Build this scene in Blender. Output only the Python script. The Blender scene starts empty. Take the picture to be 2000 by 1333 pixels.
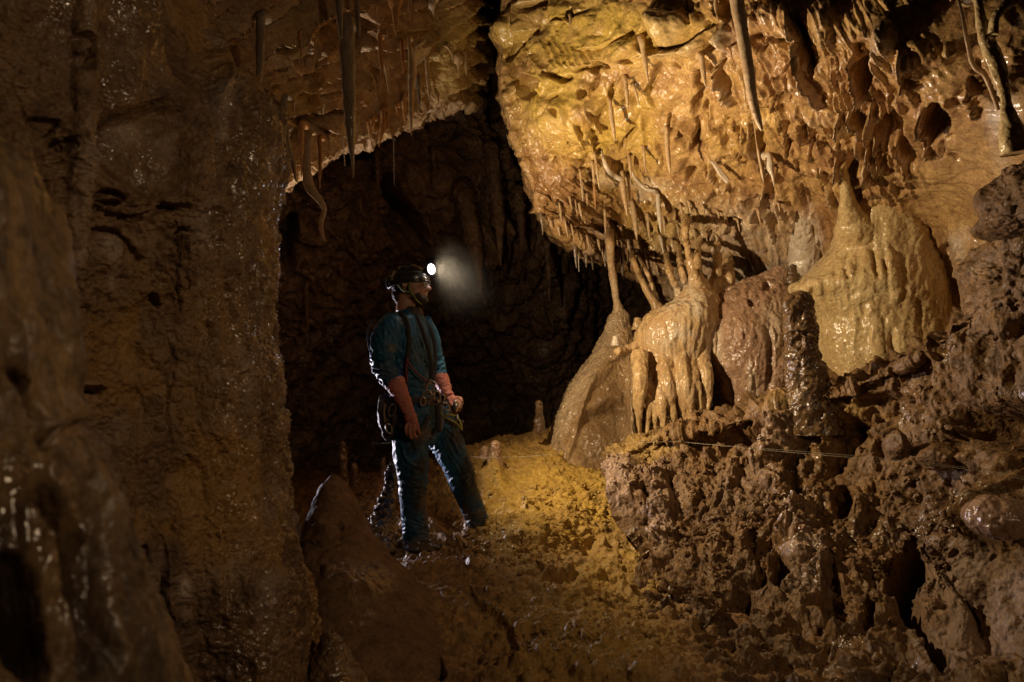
import bpy, math, random
import numpy as np
from mathutils import Vector, Matrix
# ------------------------------------------------------------------ camera
rad = math.radians
sc = bpy.context.scene
COL = sc.collection
F = 1556.0                       # focal length in pixels of the 2000 px wide photograph
PITCH = rad(5)
CAM = np.array([0.0, 0.0, 1.2])
FWD = np.array([0, math.cos(PITCH), math.sin(PITCH)])
UPV = np.array([0, -math.sin(PITCH), math.cos(PITCH)])
RGT = np.array([1.0, 0, 0])
cd = bpy.data.cameras.new('camera'); cam = bpy.data.objects.new('camera', cd); COL.objects.link(cam)
cam.location = CAM; cam.rotation_euler = (rad(90) + PITCH, 0, 0)
cd.sensor_width = 36; cd.lens = 36 * F / 2000; cd.clip_start = 0.05; cd.clip_end = 200
cd.dof.use_dof = True; cd.dof.focus_distance = 4.9; cd.dof.aperture_fstop = 3.4
sc.camera = cam

def P(px, py, d):
    px, py, d = np.asarray(px, float), np.asarray(py, float), np.asarray(d, float)
    x = (px - 1000) / F * d; u = (666.5 - py) / F * d
    return CAM + x[..., None] * RGT + u[..., None] * UPV + d[..., None] * FWD

def warp(px, py):
    """the formation shelf on the right lies farther back than the spear-hung front of the overhang"""
    f = lambda a, b, v: (lambda t: t * t * (3 - 2 * t))(np.clip((np.asarray(v, float) - a) / (b - a), 0, 1))
    return 1 + 0.26 * f(1040, 1240, px) * f(40, 560, py) * f(1250, 850, py) * (1 - .45 * f(1780, 2050, px))

def PW(px, py, d):
    return P(px, py, np.asarray(d, float) * warp(px, py))

# ------------------------------------------------------------------ world, lights, exposure
w = bpy.data.worlds.new('World'); sc.world = w; w.use_nodes = True
bg = w.node_tree.nodes['Background']; bg.inputs[0].default_value = (0.5, 0.45, 0.4, 1); bg.inputs[1].default_value = 0.0005
sc.view_settings.view_transform = 'Standard'; sc.view_settings.look = 'None'
sc.view_settings.exposure = 0; sc.view_settings.gamma = 1
sc.cycles.use_denoising = True
sc.cycles.max_bounces = 5; sc.cycles.diffuse_bounces = 2; sc.cycles.glossy_bounces = 2
sc.cycles.transmission_bounces = 3; sc.cycles.volume_bounces = 0
sc.cycles.caustics_reflective = False; sc.cycles.caustics_refractive = False
sc.cycles.sample_clamp_indirect = 1.0; sc.cycles.sample_clamp_direct = 8.0

def spot(name, loc, target, power, color, angle, blend=0.5, size=0.03):
    l = bpy.data.lights.new(name, 'SPOT'); o = bpy.data.objects.new(name, l); COL.objects.link(o)
    l.energy = power; l.color = color; l.spot_size = rad(angle); l.spot_blend = blend; l.shadow_soft_size = size
    o.location = Vector(loc); d = Vector(target) - Vector(loc)
    o.rotation_euler = d.to_track_quat('-Z', 'Y').to_euler()
    return o
LAMP = P(842, 526, 4.90) + np.array([.79, -.61, 0]) * .030      # just in front of the caver's headlamp lens
spot('headlamp_flood', LAMP, P(1380, 560, 5.4), 375, (1.0, 0.77, 0.48), 174, 1.0, 0.03)
spot('headlamp_beam', LAMP, P(1200, 170, 6.0), 120, (1.0, 0.78, 0.42), 85, 1.0, 0.03)
spot('lamp_behind_pillar', P(455, 885, 6.3), P(800, 790, 5.1), 300, (0.94, 0.85, 0.97), 62, 0.8, 0.04)
spot('lamp_behind_pillar_up', P(455, 860, 6.2), P(720, 120, 6.0), 230, (1.0, 0.82, 0.62), 90, 0.8, 0.04)
spot('lamp_beside_camera', (1.9, 0.1, 2.5), P(760, 900, 3.2), 96, (1.0, 0.70, 0.42), 105, 1.0, 0.12)
pl = bpy.data.lights.new('headlamp_spill', 'POINT'); plo = bpy.data.objects.new('headlamp_spill', pl); COL.objects.link(plo)
pl.energy = 0.7; pl.color = (1.0, 0.9, 0.82); pl.shadow_soft_size = 0.012; plo.location = Vector(LAMP)

# ------------------------------------------------------------------ noise in numpy
_r = np.random.RandomState(7)
PERM = _r.permutation(256); PERM = np.concatenate([PERM] * 3)
GR = _r.normal(size=(256, 3)); GR /= np.linalg.norm(GR, axis=1)[:, None]; GR = GR.astype(np.float32)
JIT = _r.rand(256, 3).astype(np.float32)

def _h(ix, iy, iz):
    return PERM[(PERM[(PERM[ix & 255] + iy) & 255] + iz) & 255]

def noise(p):
    p = np.asarray(p, np.float32); i = np.floor(p).astype(np.int64); f = p - i
    u = f * f * f * (f * (f * 6 - 15) + 10)
    out = 0
    for dx in (0, 1):
        for dy in (0, 1):
            for dz in (0, 1):
                g = GR[_h(i[:, 0] + dx, i[:, 1] + dy, i[:, 2] + dz)]
                v = g[:, 0] * (f[:, 0] - dx) + g[:, 1] * (f[:, 1] - dy) + g[:, 2] * (f[:, 2] - dz)
                wt = (u[:, 0] if dx else 1 - u[:, 0]) * (u[:, 1] if dy else 1 - u[:, 1]) * (u[:, 2] if dz else 1 - u[:, 2])
                out = out + v * wt
    return out * 1.5

def fbm(p, sc_=1.0, oc=5, gain=0.5, lac=2.03, seed=0.0):
    p = np.asarray(p) * sc_ + seed * 7.31; a = 1.0; out = 0; n = 0
    for _ in range(oc):
        out = out + a * noise(p); n += a; a *= gain; p = p * lac + 3.7
    return out / n

def billow(p, sc_=1.0, oc=4, gain=0.5, seed=0.0):
    """rounded lumps with sharp creases between, 0..1"""
    p = np.asarray(p) * sc_ + seed * 5.17; a = 1.0; out = 0; n = 0
    for _ in range(oc):
        out = out + a * np.minimum(1, np.abs(noise(p)) * 2.2); n += a; a *= gain; p = p * 2.1 + 1.9
    return out / n

def ridged(p, sc_=1.0, oc=4, gain=0.5, seed=0.0):
    return 1 - billow(p, sc_, oc, gain, seed)

def worley(p, sc_=1.0, seed=0.0):
    p = np.asarray(p, np.float32) * sc_ + seed * 3.3; i = np.floor(p).astype(np.int64); f = p - i
    f1 = np.full(len(p), 9.0, np.float32); f2 = f1.copy(); idv = np.zeros(len(p), np.float32)
    for dx in (-1, 0, 1):
        for dy in (-1, 0, 1):
            for dz in (-1, 0, 1):
                h = _h(i[:, 0] + dx, i[:, 1] + dy, i[:, 2] + dz); j = JIT[h]
                d = (j[:, 0] + dx - f[:, 0]) ** 2 + (j[:, 1] + dy - f[:, 1]) ** 2 + (j[:, 2] + dz - f[:, 2]) ** 2
                m = d < f1; f2 = np.where(m, f1, np.minimum(f2, d)); f1 = np.where(m, d, f1); idv = np.where(m, h / 255.0, idv)
    return np.sqrt(f1), np.sqrt(f2), idv

def sstep(a, b, x):
    t = np.clip((x - a) / (b - a), 0, 1); return t * t * (3 - 2 * t)

def stretch(p, sx, sy, sz):
    return np.asarray(p) * np.array([sx, sy, sz])

# ------------------------------------------------------------------ features drawn on a surface (photo pixel units)
def pl_dist(x, y, pts):
    """distance to a polyline and parameter 0..1 along it; pts (n,2)"""
    best = np.full(len(x), 1e9); tt = np.zeros(len(x)); side = np.zeros(len(x)); n = len(pts) - 1
    for k in range(n):
        ax, ay = pts[k]; bx, by = pts[k + 1]; dx, dy = bx - ax, by - ay; L = dx * dx + dy * dy + 1e-9
        t = np.clip(((x - ax) * dx + (y - ay) * dy) / L, 0, 1)
        ex, ey = x - ax - t * dx, y - ay - t * dy; d = np.hypot(ex, ey); m = d < best
        best = np.where(m, d, best); tt = np.where(m, (k + t) / n, tt); side = np.where(m, np.sign(dx * ey - dy * ex), side)
    return best, tt, side

def smooth_pl(pts, n=6):
    pts = [np.array(p, float) for p in pts]
    if len(pts) < 3: return np.array(pts)
    q = [2 * pts[0] - pts[1]] + pts + [2 * pts[-1] - pts[-2]]; out = []
    for k in range(1, len(q) - 2):
        for s in range(n):
            t = s / n; a, b, c, d = q[k - 1], q[k], q[k + 1], q[k + 2]
            out.append(0.5 * (2 * b + (c - a) * t + (2 * a - 5 * b + 4 * c - d) * t * t + (3 * b - 3 * c + d - a) * t ** 3))
    out.append(pts[-1]); return np.array(out)

def apply_feats(x, y, feats, warp=None):
    """feats: ('r', pts, width, height) ridge with sharp crest; ('g', pts, width, depth) groove;
    ('p', px, py, rx, ry, angle, depth) pit with steep rim; ('b', ...) smooth bump; ('s', pts, width, height) step: side left of line raised"""
    out = np.zeros(len(x))
    if warp is not None: x = x + warp[0]; y = y + warp[1]
    for f in feats:
        if f[0] in 'rgst':
            pts = smooth_pl(f[1]); wd = f[2]; mg = wd * 2.5
            m = (x > pts[:, 0].min() - mg) & (x < pts[:, 0].max() + mg) & (y > pts[:, 1].min() - mg) & (y < pts[:, 1].max() + mg)
            if not m.any(): continue
            d, t, s = pl_dist(x[m], y[m], pts)
            ends = np.clip(np.minimum(t, 1 - t) * 5 + 0.12, 0, 1) if len(pts) > 1 else 1
            if f[0] == 'r': out[m] += f[3] * ends * np.clip(1 - d / (wd * (0.5 + 0.5 * ends)), 0, 1) ** 1.3
            elif f[0] == 't': out[m] += f[3] * np.sqrt(np.clip(1 - (d / wd) ** 2, 0, 1)) * np.clip(ends * 1.5, 0, 1)
            elif f[0] == 'g': out[m] -= f[3] * ends * sstep(1, 0.35, d / wd)
            elif f[0] == 's':
                sd = d * s; out[m] += f[3] * ends * np.where(sd > 0, np.exp(-sd / (wd * 1.0)), 0) * sstep(-0.08 * wd, 0.12 * wd, sd)
        else:
            _, cx, cy, rx, ry, an, dp = f
            R = max(rx, ry) * 1.9; m = (np.abs(x - cx) < R) & (np.abs(y - cy) < R)
            if not m.any(): continue
            a = rad(an); ex, ey = x[m] - cx, y[m] - cy
            u = (ex * math.cos(a) + ey * math.sin(a)) / rx; v = (-ex * math.sin(a) + ey * math.cos(a)) / ry
            q = np.hypot(u, v) + 0.16 * np.sin(3 * np.arctan2(v, u) + cx) * np.minimum(1, np.hypot(u, v))
            if f[0] == 'p': out[m] -= dp * sstep(1.12, 0.62, q)
            else: out[m] += dp * np.clip(1 - q * q * 0.5, 0, 1) ** 2
    return out

# ------------------------------------------------------------------ mesh helpers
def link_mesh(name, v, faces, mat, parent=None, smooth=True, attrs=None, origin=None):
    v = np.asarray(v, np.float32)
    o0 = np.array(origin, np.float32) if origin is not None else np.zeros(3, np.float32)
    me = bpy.data.meshes.new(name)
    me.vertices.add(len(v)); me.vertices.foreach_set('co', (v - o0).ravel())
    if isinstance(faces, np.ndarray):
        k = faces.shape[1]; nf = len(faces)
        me.loops.add(nf * k); me.loops.foreach_set('vertex_index', faces.ravel().astype(np.int32))
        me.polygons.add(nf); me.polygons.foreach_set('loop_start', np.arange(0, nf * k, k, dtype=np.int32))
    else:
        tot = sum(len(f) for f in faces); nf = len(faces)
        me.loops.add(tot); me.loops.foreach_set('vertex_index', np.array([i for f in faces for i in f], np.int32))
        st = np.cumsum([0] + [len(f) for f in faces[:-1]]); me.polygons.add(nf); me.polygons.foreach_set('loop_start', st.astype(np.int32))
    if attrs:
        for kx, a in attrs.items():
            at = me.attributes.new(kx, 'FLOAT', 'POINT'); at.data.foreach_set('value', np.asarray(a, np.float32))
    me.update(calc_edges=True)
    me.polygons.foreach_set('use_smooth', np.full(len(me.polygons), smooth))
    if mat: me.materials.append(mat)
    o = bpy.data.objects.new(name, me); COL.objects.link(o)
    if parent is not None:
        o.parent = parent; o.matrix_parent_inverse = Matrix.Identity(4)
        o.location = Vector(o0) - parent_world(parent)
    else: o.location = Vector(o0)
    return o

def parent_world(p):
    l = Vector(p.location)
    while p.parent: p = p.parent; l += Vector(p.location)
    return l

def tag(o, label=None, cat=None, group=None, kind=None):
    if label: o['label'] = label
    if cat: o['category'] = cat
    if group: o['group'] = group
    if kind: o['kind'] = kind
    return o

def empty(name, loc, label=None, cat=None, group=None):
    o = bpy.data.objects.new(name, None); COL.objects.link(o); o.location = Vector(loc); o.empty_display_size = 0.1
    return tag(o, label, cat, group)

def cr_matrix(n, m):
    """catmull-rom upsampling matrix from n control points to m samples"""
    M = np.zeros((m, n)); t = np.linspace(0, n - 1, m); k = np.minimum(t.astype(int), n - 2); s = t - k
    for r in range(m):
        a, u = k[r], s[r]
        wts = [0.5 * (-u + 2 * u * u - u ** 3), 0.5 * (2 - 5 * u * u + 3 * u ** 3), 0.5 * (u + 4 * u * u - 3 * u ** 3), 0.5 * (-u * u + u ** 3)]
        for j, q in enumerate(wts):
            i = a - 1 + j
            if i < 0: M[r, 0] += 2 * q; M[r, 1] -= q
            elif i > n - 1: M[r, n - 1] += 2 * q; M[r, n - 2] -= q
            else: M[r, i] += q
    return M

def grid_faces(nr, nc, wrap=False):
    r = np.arange(nr - 1)[:, None]; c = np.arange(nc if wrap else nc - 1)[None, :]; c2 = (c + 1) % nc
    a = r * nc + c; b = r * nc + c2; d = (r + 1) * nc + c2; e = (r + 1) * nc + c
    return np.stack([a, e, d, b], -1).reshape(-1, 4)

def grid_normals(G, wrap=False):
    if wrap: du = np.roll(G, -1, 1) - np.roll(G, 1, 1)
    else: du = np.gradient(G, axis=1)
    dv = np.gradient(G, axis=0); n = np.cross(du, dv)
    n /= np.linalg.norm(n, axis=2)[..., None] + 1e-12
    return n

RAST = {}
def project(v):
    q = np.asarray(v) - CAM; d = q @ FWD; return 1000 + (q @ RGT) / d * F, 666.5 - (q @ UPV) / d * F, d

def register(name, v):
    px, py, d = project(v); R = np.full((220, 320), 99.0)
    i = ((py + 200) / 8).astype(int); j = ((px + 200) / 8).astype(int)
    m = (i >= 0) & (i < 220) & (j >= 0) & (j < 320) & (d > 0)
    np.minimum.at(R, (i[m], j[m]), d[m]); RAST[name] = R
SURF = {}

def depth_at(name, px, py, default=5.0):
    R = RAST[name]; i, j = int((py + 200) / 8), int((px + 200) / 8)
    for s in range(0, 6):
        blk = R[max(0, i - s):i + s + 1, max(0, j - s):j + s + 1]; blk = blk[blk < 90]
        if blk.size: return float(np.median(blk))
    return default

def patch(name, ctrl, nr, nc, disp, mat, kind='structure', attrs=None, warped=True):
    C = np.array(ctrl, float); A = cr_matrix(C.shape[0], nr); B = cr_matrix(C.shape[1], nc)
    G = np.einsum('ri,ijk,cj->rck', A, C, B)
    W = (PW if warped else P)(G[..., 0], G[..., 1], G[..., 2]); N = grid_normals(W)
    # make normals face the camera side on average
    v = CAM - W; s = np.sign(np.sum(N * v, axis=2).mean()); N = N * s
    x, y = G[..., 0].ravel(), G[..., 1].ravel(); p = W.reshape(-1, 3)
    h = disp(x, y, p)
    if isinstance(h, tuple): h, extra = h
    else: extra = None
    q = p + N.reshape(-1, 3) * h[:, None]
    if extra is not None: q = q + extra
    at = attrs(x, y, p, h) if attrs else None
    f = grid_faces(nr, nc)
    if s > 0: f = f[:, ::-1]
    o = link_mesh(name, q, f, mat, attrs=at)
    if kind: o['kind'] = kind
    register(name, q); SURF[name] = (q, N.reshape(-1, 3), x, y, at)
    return o

def at_world_y(px, py, wy):
    """point on the pixel's ray with world y = wy"""
    d0 = (px - 1000) / F, (666.5 - py) / F
    diry = FWD[1] + d0[1] * UPV[1]; d = (wy - CAM[1]) / diry
    return P(px, py, d), d

# ------------------------------------------------------------------ materials
def nd(nt, t, **kw):
    n = nt.nodes.new(t)
    for k, v in kw.items():
        if k in n.inputs: n.inputs[k].default_value = v
        else: setattr(n, k, v)
    return n

def rock_mat(name, c1, c2, c3, scale=3.0, pale=(0.55, 0.45, 0.32), rough=(0.35, 0.75), bump=1.0, fine=60, streak=None, spec=0.5, botry=0.0, tint=None, sss=0.0, wetn=0.0):
    m = bpy.data.materials.new(name); m.use_nodes = True; nt = m.node_tree; L = nt.links.new
    b = nt.nodes['Principled BSDF']; b.inputs['Specular IOR Level'].default_value = spec
    tc = nd(nt, 'ShaderNodeNewGeometry'); pos = tc.outputs['Position']
    if streak:
        mp = nd(nt, 'ShaderNodeMapping'); mp.inputs['Scale'].default_value = streak; L(pos, mp.inputs[0]); vec = mp.outputs[0]
    else: vec = pos
    n1 = nd(nt, 'ShaderNodeTexNoise', Scale=scale, Detail=7.0, Roughness=0.6); L(vec, n1.inputs['Vector'])
    n2 = nd(nt, 'ShaderNodeTexNoise', Scale=scale * 6.3, Detail=6.0, Roughness=0.65); L(vec, n2.inputs['Vector'])
    n3 = nd(nt, 'ShaderNodeTexNoise', Scale=fine, Detail=5.0, Roughness=0.7); L(pos, n3.inputs['Vector'])
    r1 = nd(nt, 'ShaderNodeMapRange'); L(n1.outputs[0], r1.inputs[0]); r1.inputs[1].default_value = 0.38; r1.inputs[2].default_value = 0.62
    r2 = nd(nt, 'ShaderNodeMapRange'); L(n2.outputs[0], r2.inputs[0]); r2.inputs[1].default_value = 0.45; r2.inputs[2].default_value = 0.72
    m1 = nd(nt, 'ShaderNodeMix', data_type='RGBA'); L(r1.outputs[0], m1.inputs[0]); m1.inputs[6].default_value = (*c1, 1); m1.inputs[7].default_value = (*c2, 1)
    m2 = nd(nt, 'ShaderNodeMix', data_type='RGBA'); L(r2.outputs[0], m2.inputs[0]); L(m1.outputs[2], m2.inputs[6]); m2.inputs[7].default_value = (*c3, 1)
    ap = nd(nt, 'ShaderNodeAttribute', attribute_name='pale')
    m3 = nd(nt, 'ShaderNodeMix', data_type='RGBA'); L(ap.outputs['Fac'], m3.inputs[0]); L(m2.outputs[2], m3.inputs[6]); m3.inputs[7].default_value = (*pale, 1)
    ad = nd(nt, 'ShaderNodeAttribute', attribute_name='stain_shading')  # mask for rock stains, suit mud
    m4 = nd(nt, 'ShaderNodeMix', data_type='RGBA'); L(ad.outputs['Fac'], m4.inputs[0]); L(m3.outputs[2], m4.inputs[6]); m4.inputs[7].default_value = (*(tint or (0.30, 0.13, 0.05)), 1)
    # small value speckle
    sp = nd(nt, 'ShaderNodeMapRange'); L(n3.outputs[0], sp.inputs[0]); sp.inputs[1].default_value = 0.3; sp.inputs[2].default_value = 0.7; sp.inputs[3].default_value = 0.62; sp.inputs[4].default_value = 1.3
    m5 = nd(nt, 'ShaderNodeMix', data_type='RGBA', blend_type='MULTIPLY'); m5.inputs[0].default_value = 1; L(m4.outputs[2], m5.inputs[6]); L(sp.outputs[0], m5.inputs[7])
    L(m5.outputs[2], b.inputs['Base Color'])
    aw = nd(nt, 'ShaderNodeAttribute', attribute_name='wet')
    wn = nd(nt, 'ShaderNodeTexNoise', Scale=2.2, Detail=4.0); L(pos, wn.inputs['Vector'])
    wr = nd(nt, 'ShaderNodeMapRange'); L(wn.outputs[0], wr.inputs[0]); wr.inputs[1].default_value = 0.62 - 0.3 * wetn; wr.inputs[2].default_value = 0.74 - 0.3 * wetn; wr.inputs[3].default_value = 0; wr.inputs[4].default_value = wetn and 1.0
    wm = nd(nt, 'ShaderNodeMath', operation='MAXIMUM'); L(aw.outputs['Fac'], wm.inputs[0]); L(wr.outputs[0], wm.inputs[1])
    rr = nd(nt, 'ShaderNodeMapRange'); L(n2.outputs[0], rr.inputs[0]); rr.inputs[1].default_value = 0.35; rr.inputs[2].default_value = 0.65; rr.inputs[3].default_value = rough[0]; rr.inputs[4].default_value = rough[1]
    L(wm.outputs[0], b.inputs['Coat Weight']); b.inputs['Coat Roughness'].default_value = 0.14; b.inputs['Coat IOR'].default_value = 1.45
    rm = nd(nt, 'ShaderNodeMix', data_type='FLOAT'); L(wm.outputs[0], rm.inputs[0]); L(rr.outputs[0], rm.inputs[2]); rm.inputs[3].default_value = 0.12
    L(rm.outputs[0], b.inputs['Roughness'])
    # bump
    b1 = nd(nt, 'ShaderNodeTexNoise', Scale=17.0, Detail=2.5, Roughness=0.5); L(vec, b1.inputs['Vector'])
    b2 = nd(nt, 'ShaderNodeTexNoise', Scale=fine, Detail=1.5, Roughness=0.5); L(pos, b2.inputs['Vector'])
    bm1 = nd(nt, 'ShaderNodeBump'); bm1.inputs['Distance'].default_value = 0.022 * bump; bm1.inputs['Strength'].default_value = 1.0
    L(b1.outputs[0], bm1.inputs['Height'])
    bm2 = nd(nt, 'ShaderNodeBump'); bm2.inputs['Distance'].default_value = 0.0035 * bump; bm2.inputs['Strength'].default_value = 0.9
    L(b2.outputs[0], bm2.inputs['Height']); L(bm1.outputs[0], bm2.inputs['Normal']); last = bm2
    if botry:
        vo = nd(nt, 'ShaderNodeTexVoronoi', Scale=botry, feature='SMOOTH_F1'); vo.inputs['Smoothness'].default_value = 0.4; L(pos, vo.inputs['Vector'])
        mu = nd(nt, 'ShaderNodeMath', operation='MULTIPLY'); mu.inputs[1].default_value = -1; L(vo.outputs['Distance'], mu.inputs[0])
        bm3 = nd(nt, 'ShaderNodeBump'); bm3.inputs['Distance'].default_value = 0.35 / botry; bm3.inputs['Strength'].default_value = 0.45
        L(mu.outputs[0], bm3.inputs['Height']); L(last.outputs[0], bm3.inputs['Normal']); last = bm3
    L(last.outputs[0], b.inputs['Normal'])
    cn = nd(nt, 'ShaderNodeTexNoise', Scale=32.0, Detail=1.5, Roughness=0.5); L(pos, cn.inputs['Vector'])
    cb = nd(nt, 'ShaderNodeBump'); cb.inputs['Distance'].default_value = 0.007; L(cn.outputs[0], cb.inputs['Height']); L(bm1.outputs[0], cb.inputs['Normal']); L(cb.outputs[0], b.inputs['Coat Normal'])
    if sss:
        b.inputs['Subsurface Weight'].default_value = sss; b.inputs['Subsurface Radius'].default_value = (0.03, 0.018, 0.008); b.inputs['Subsurface Scale'].default_value = 1.0
    return m

def plain(name, col, rough=0.6, metal=0.0, spec=0.5, emit=None, bump=0.0, nscale=40, var=0.25, coat=0.0, alpha=None, trans=0.0):
    m = bpy.data.materials.new(name); m.use_nodes = True; nt = m.node_tree; L = nt.links.new
    b = nt.nodes['Principled BSDF']; b.inputs['Roughness'].default_value = rough; b.inputs['Metallic'].default_value = metal
    b.inputs['Specular IOR Level'].default_value = spec; b.inputs['Coat Weight'].default_value = coat; b.inputs['Transmission Weight'].default_value = trans
    tc = nd(nt, 'ShaderNodeNewGeometry'); n = nd(nt, 'ShaderNodeTexNoise', Scale=nscale, Detail=4.0); L(tc.outputs['Position'], n.inputs['Vector'])
    mx = nd(nt, 'ShaderNodeMix', data_type='RGBA'); L(n.outputs[0], mx.inputs[0]); mx.inputs[6].default_value = (*[c * (1 - var) for c in col], 1); mx.inputs[7].default_value = (*[min(1, c * (1 + var)) for c in col], 1)
    L(mx.outputs[2], b.inputs['Base Color'])
    if bump:
        bn = nd(nt, 'ShaderNodeBump'); bn.inputs['Distance'].default_value = bump; bn.inputs['Strength'].default_value = 0.8; L(n.outputs[0], bn.inputs['Height']); L(bn.outputs[0], b.inputs['Normal'])
    if emit: b.inputs['Emission Color'].default_value = (*emit[0], 1); b.inputs['Emission Strength'].default_value = emit[1]
    return m
# ================================================================== THE CAVE
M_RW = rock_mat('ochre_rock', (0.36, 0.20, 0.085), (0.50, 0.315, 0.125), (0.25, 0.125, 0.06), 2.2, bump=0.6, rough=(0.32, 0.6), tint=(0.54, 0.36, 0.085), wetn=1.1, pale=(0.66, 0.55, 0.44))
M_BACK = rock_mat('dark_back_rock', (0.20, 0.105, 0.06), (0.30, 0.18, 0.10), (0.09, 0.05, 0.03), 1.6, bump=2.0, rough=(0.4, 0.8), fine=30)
M_CEIL = rock_mat('bedded_ceiling_rock', (0.36, 0.22, 0.12), (0.50, 0.34, 0.18), (0.22, 0.115, 0.06), 2.5, bump=1.0, tint=(0.45, 0.30, 0.08))
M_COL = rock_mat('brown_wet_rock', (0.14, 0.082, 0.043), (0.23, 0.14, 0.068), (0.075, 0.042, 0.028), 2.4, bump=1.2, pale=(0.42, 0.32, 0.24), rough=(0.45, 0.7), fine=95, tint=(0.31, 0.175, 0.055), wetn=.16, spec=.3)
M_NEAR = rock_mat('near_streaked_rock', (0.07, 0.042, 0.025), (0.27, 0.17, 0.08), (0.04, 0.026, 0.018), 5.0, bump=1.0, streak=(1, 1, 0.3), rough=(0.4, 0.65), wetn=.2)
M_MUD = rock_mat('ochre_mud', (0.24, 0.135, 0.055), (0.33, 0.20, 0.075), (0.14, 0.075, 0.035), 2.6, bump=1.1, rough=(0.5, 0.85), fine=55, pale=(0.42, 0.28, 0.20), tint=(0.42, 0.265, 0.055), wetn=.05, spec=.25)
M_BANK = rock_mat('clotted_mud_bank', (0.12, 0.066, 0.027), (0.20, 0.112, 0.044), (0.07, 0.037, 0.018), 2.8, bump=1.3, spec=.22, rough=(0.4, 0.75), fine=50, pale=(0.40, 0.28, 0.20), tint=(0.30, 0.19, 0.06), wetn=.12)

def Z(ox, oy, s):
    return lambda *pts: [(ox + a / s, oy + b / s) for a, b in pts]
Z1, Z2, Z3, Z4 = Z(970, 0, 6.667), Z(970, 180, 6.667), Z(1250, 0, 6.667), Z(1250, 180, 6.667)
Z5, Z6, ZR, Z8 = Z(1080, 360, 6.667), Z(1340, 360, 6.667), Z(1400, 0, 2.962), Z(1500, 330, 2.666)
FE = []
def R(z, w_, h_, *p): FE.append(('r', z(*p), w_, h_))
def G(z, w_, h_, *p): FE.append(('g', z(*p), w_, h_))
def S(z, w_, h_, *p): FE.append(('s', z(*p), w_, h_))
def PT(z, x, y, rx, ry, an, dp):
    (a, b), = z((x, y)); s = z((1, 0), (0, 0)); k = s[0][0] - s[1][0]; FE.append(('p', a, b, rx * k, ry * k, an, dp))
def BP(z, x, y, rx, ry, an, dp):
    (a, b), = z((x, y)); s = z((1, 0), (0, 0)); k = s[0][0] - s[1][0]; FE.append(('b', a, b, rx * k, ry * k, an, dp))
# upper left of the overhang
BP(Z1, 220, 330, 170, 330, 30, 0.18); G(Z1, 9, 0.10, (120, 760), (200, 740), (300, 560), (420, 450), (540, 430))
G(Z1, 8, 0.12, (340, 170), (460, 90), (640, 0)); G(Z1, 5, 0.05, (600, 310), (720, 250), (900, 230), (1050, 180), (1200, 110))
PT(Z1, 960, 150, 40, 60, 0, 0.12); R(Z1, 4, 0.07, (900, 200), (950, 330)); BP(Z1, 650, 160, 200, 120, -20, 0.05)
S(Z1, 14, -0.07, (1000, 620), (1250, 620), (1400, 540), (1700, 420)); BP(Z1, 1650, 640, 260, 130, -20, 0.12)
PT(Z1, 1250, 900, 70, 80, 0, 0.18); PT(Z1, 1340, 880, 110, 30, 10, 0.1); G(Z1, 5, 0.08, (1010, 930), (1120, 890), (1200, 900)); PT(Z1, 1290, 1050, 40, 90, 10, 0.1)
for k in range(7):
    a = 620 + k * 90; R(Z1, 5, 0.035, (a - 60, 520 + k * 12), (a + 10, 650 + k * 15), (a + 60, 800 + k * 12), (a + 130, 900))
R(Z1, 5, 0.03, (380, 600), (450, 760), (560, 880), (620, 960)); R(Z1, 4, 0.03, (330, 620), (420, 780), (560, 940))
G(Z1, 7, 0.12, (620, 940), (740, 1000), (860, 1045), (980, 1010)); G(Z1, 4, 0.06, (620, 940), (700, 990), (810, 930))
PT(Z1, 440, 1130, 150, 160, 0, 0.20); BP(Z1, 220, 1210, 110, 90, 0, 0.10); R(Z1, 5, 0.06, (600, 960), (640, 1060), (600, 1150), (590, 1250))
PT(Z1, 1110, 1230, 70, 70, 0, 0.16); G(Z1, 5, 0.07, (690, 1310), (730, 1250), (800, 1230)); R(Z1, 4, 0.05, (1220, 1070), (1190, 1180), (1200, 1300))
PT(Z1, 1250, 1110, 30, 90, 10, 0.08); PT(Z1, 1720, 420, 60, 60, 0, 0.08); PT(Z1, 1680, 800, 100, 40, 0, 0.10)
PT(Z1, 1930, 540, 90, 150, 0, 0.30); R(Z1, 5, 0.05, (1600, 980), (1570, 1080), (1520, 1180)); PT(Z1, 1500, 1230, 40, 120, 5, 0.12)
BP(Z1, 1590, 1180, 80, 110, 0, 0.06)
# centre of the overhang
BP(Z2, 1000, 330, 330, 260, 30, 0.09); BP(Z2, 600, 350, 260, 200, 20, 0.05); PT(Z2, 800, 235, 70, 40, 40, 0.10); PT(Z2, 1720, 160, 90, 60, 10, 0.10)
S(Z2, 12, 0.07, (1010, 360), (1100, 430), (1230, 430), (1330, 390)); PT(Z2, 1090, 440, 60, 40, 30, 0.08)
R(Z2, 4, 0.10, (1165, 170), (1210, 260), (1300, 380), (1350, 440), (1350, 500)); G(Z2, 5, 0.10, (1215, 200), (1300, 300), (1390, 300))
R(Z2, 4, 0.09, (1015, 370), (1060, 480), (1110, 560), (1135, 700)); R(Z2, 4, 0.08, (1200, 500), (1220, 600), (1245, 730), (1300, 810))
PT(Z2, 1270, 470, 40, 50, -30, 0.08); PT(Z2, 1430, 190, 25, 30, 0, 0.06); BP(Z2, 1290, 180, 120, 120, 0, 0.07)
G(Z2, 7, 0.15, (1800, 480), (1740, 560), (1660, 660), (1620, 740)); PT(Z2, 1590, 650, 30, 60, -50, 0.06); BP(Z2, 1680, 400, 130, 140, 30, 0.08)
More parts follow.
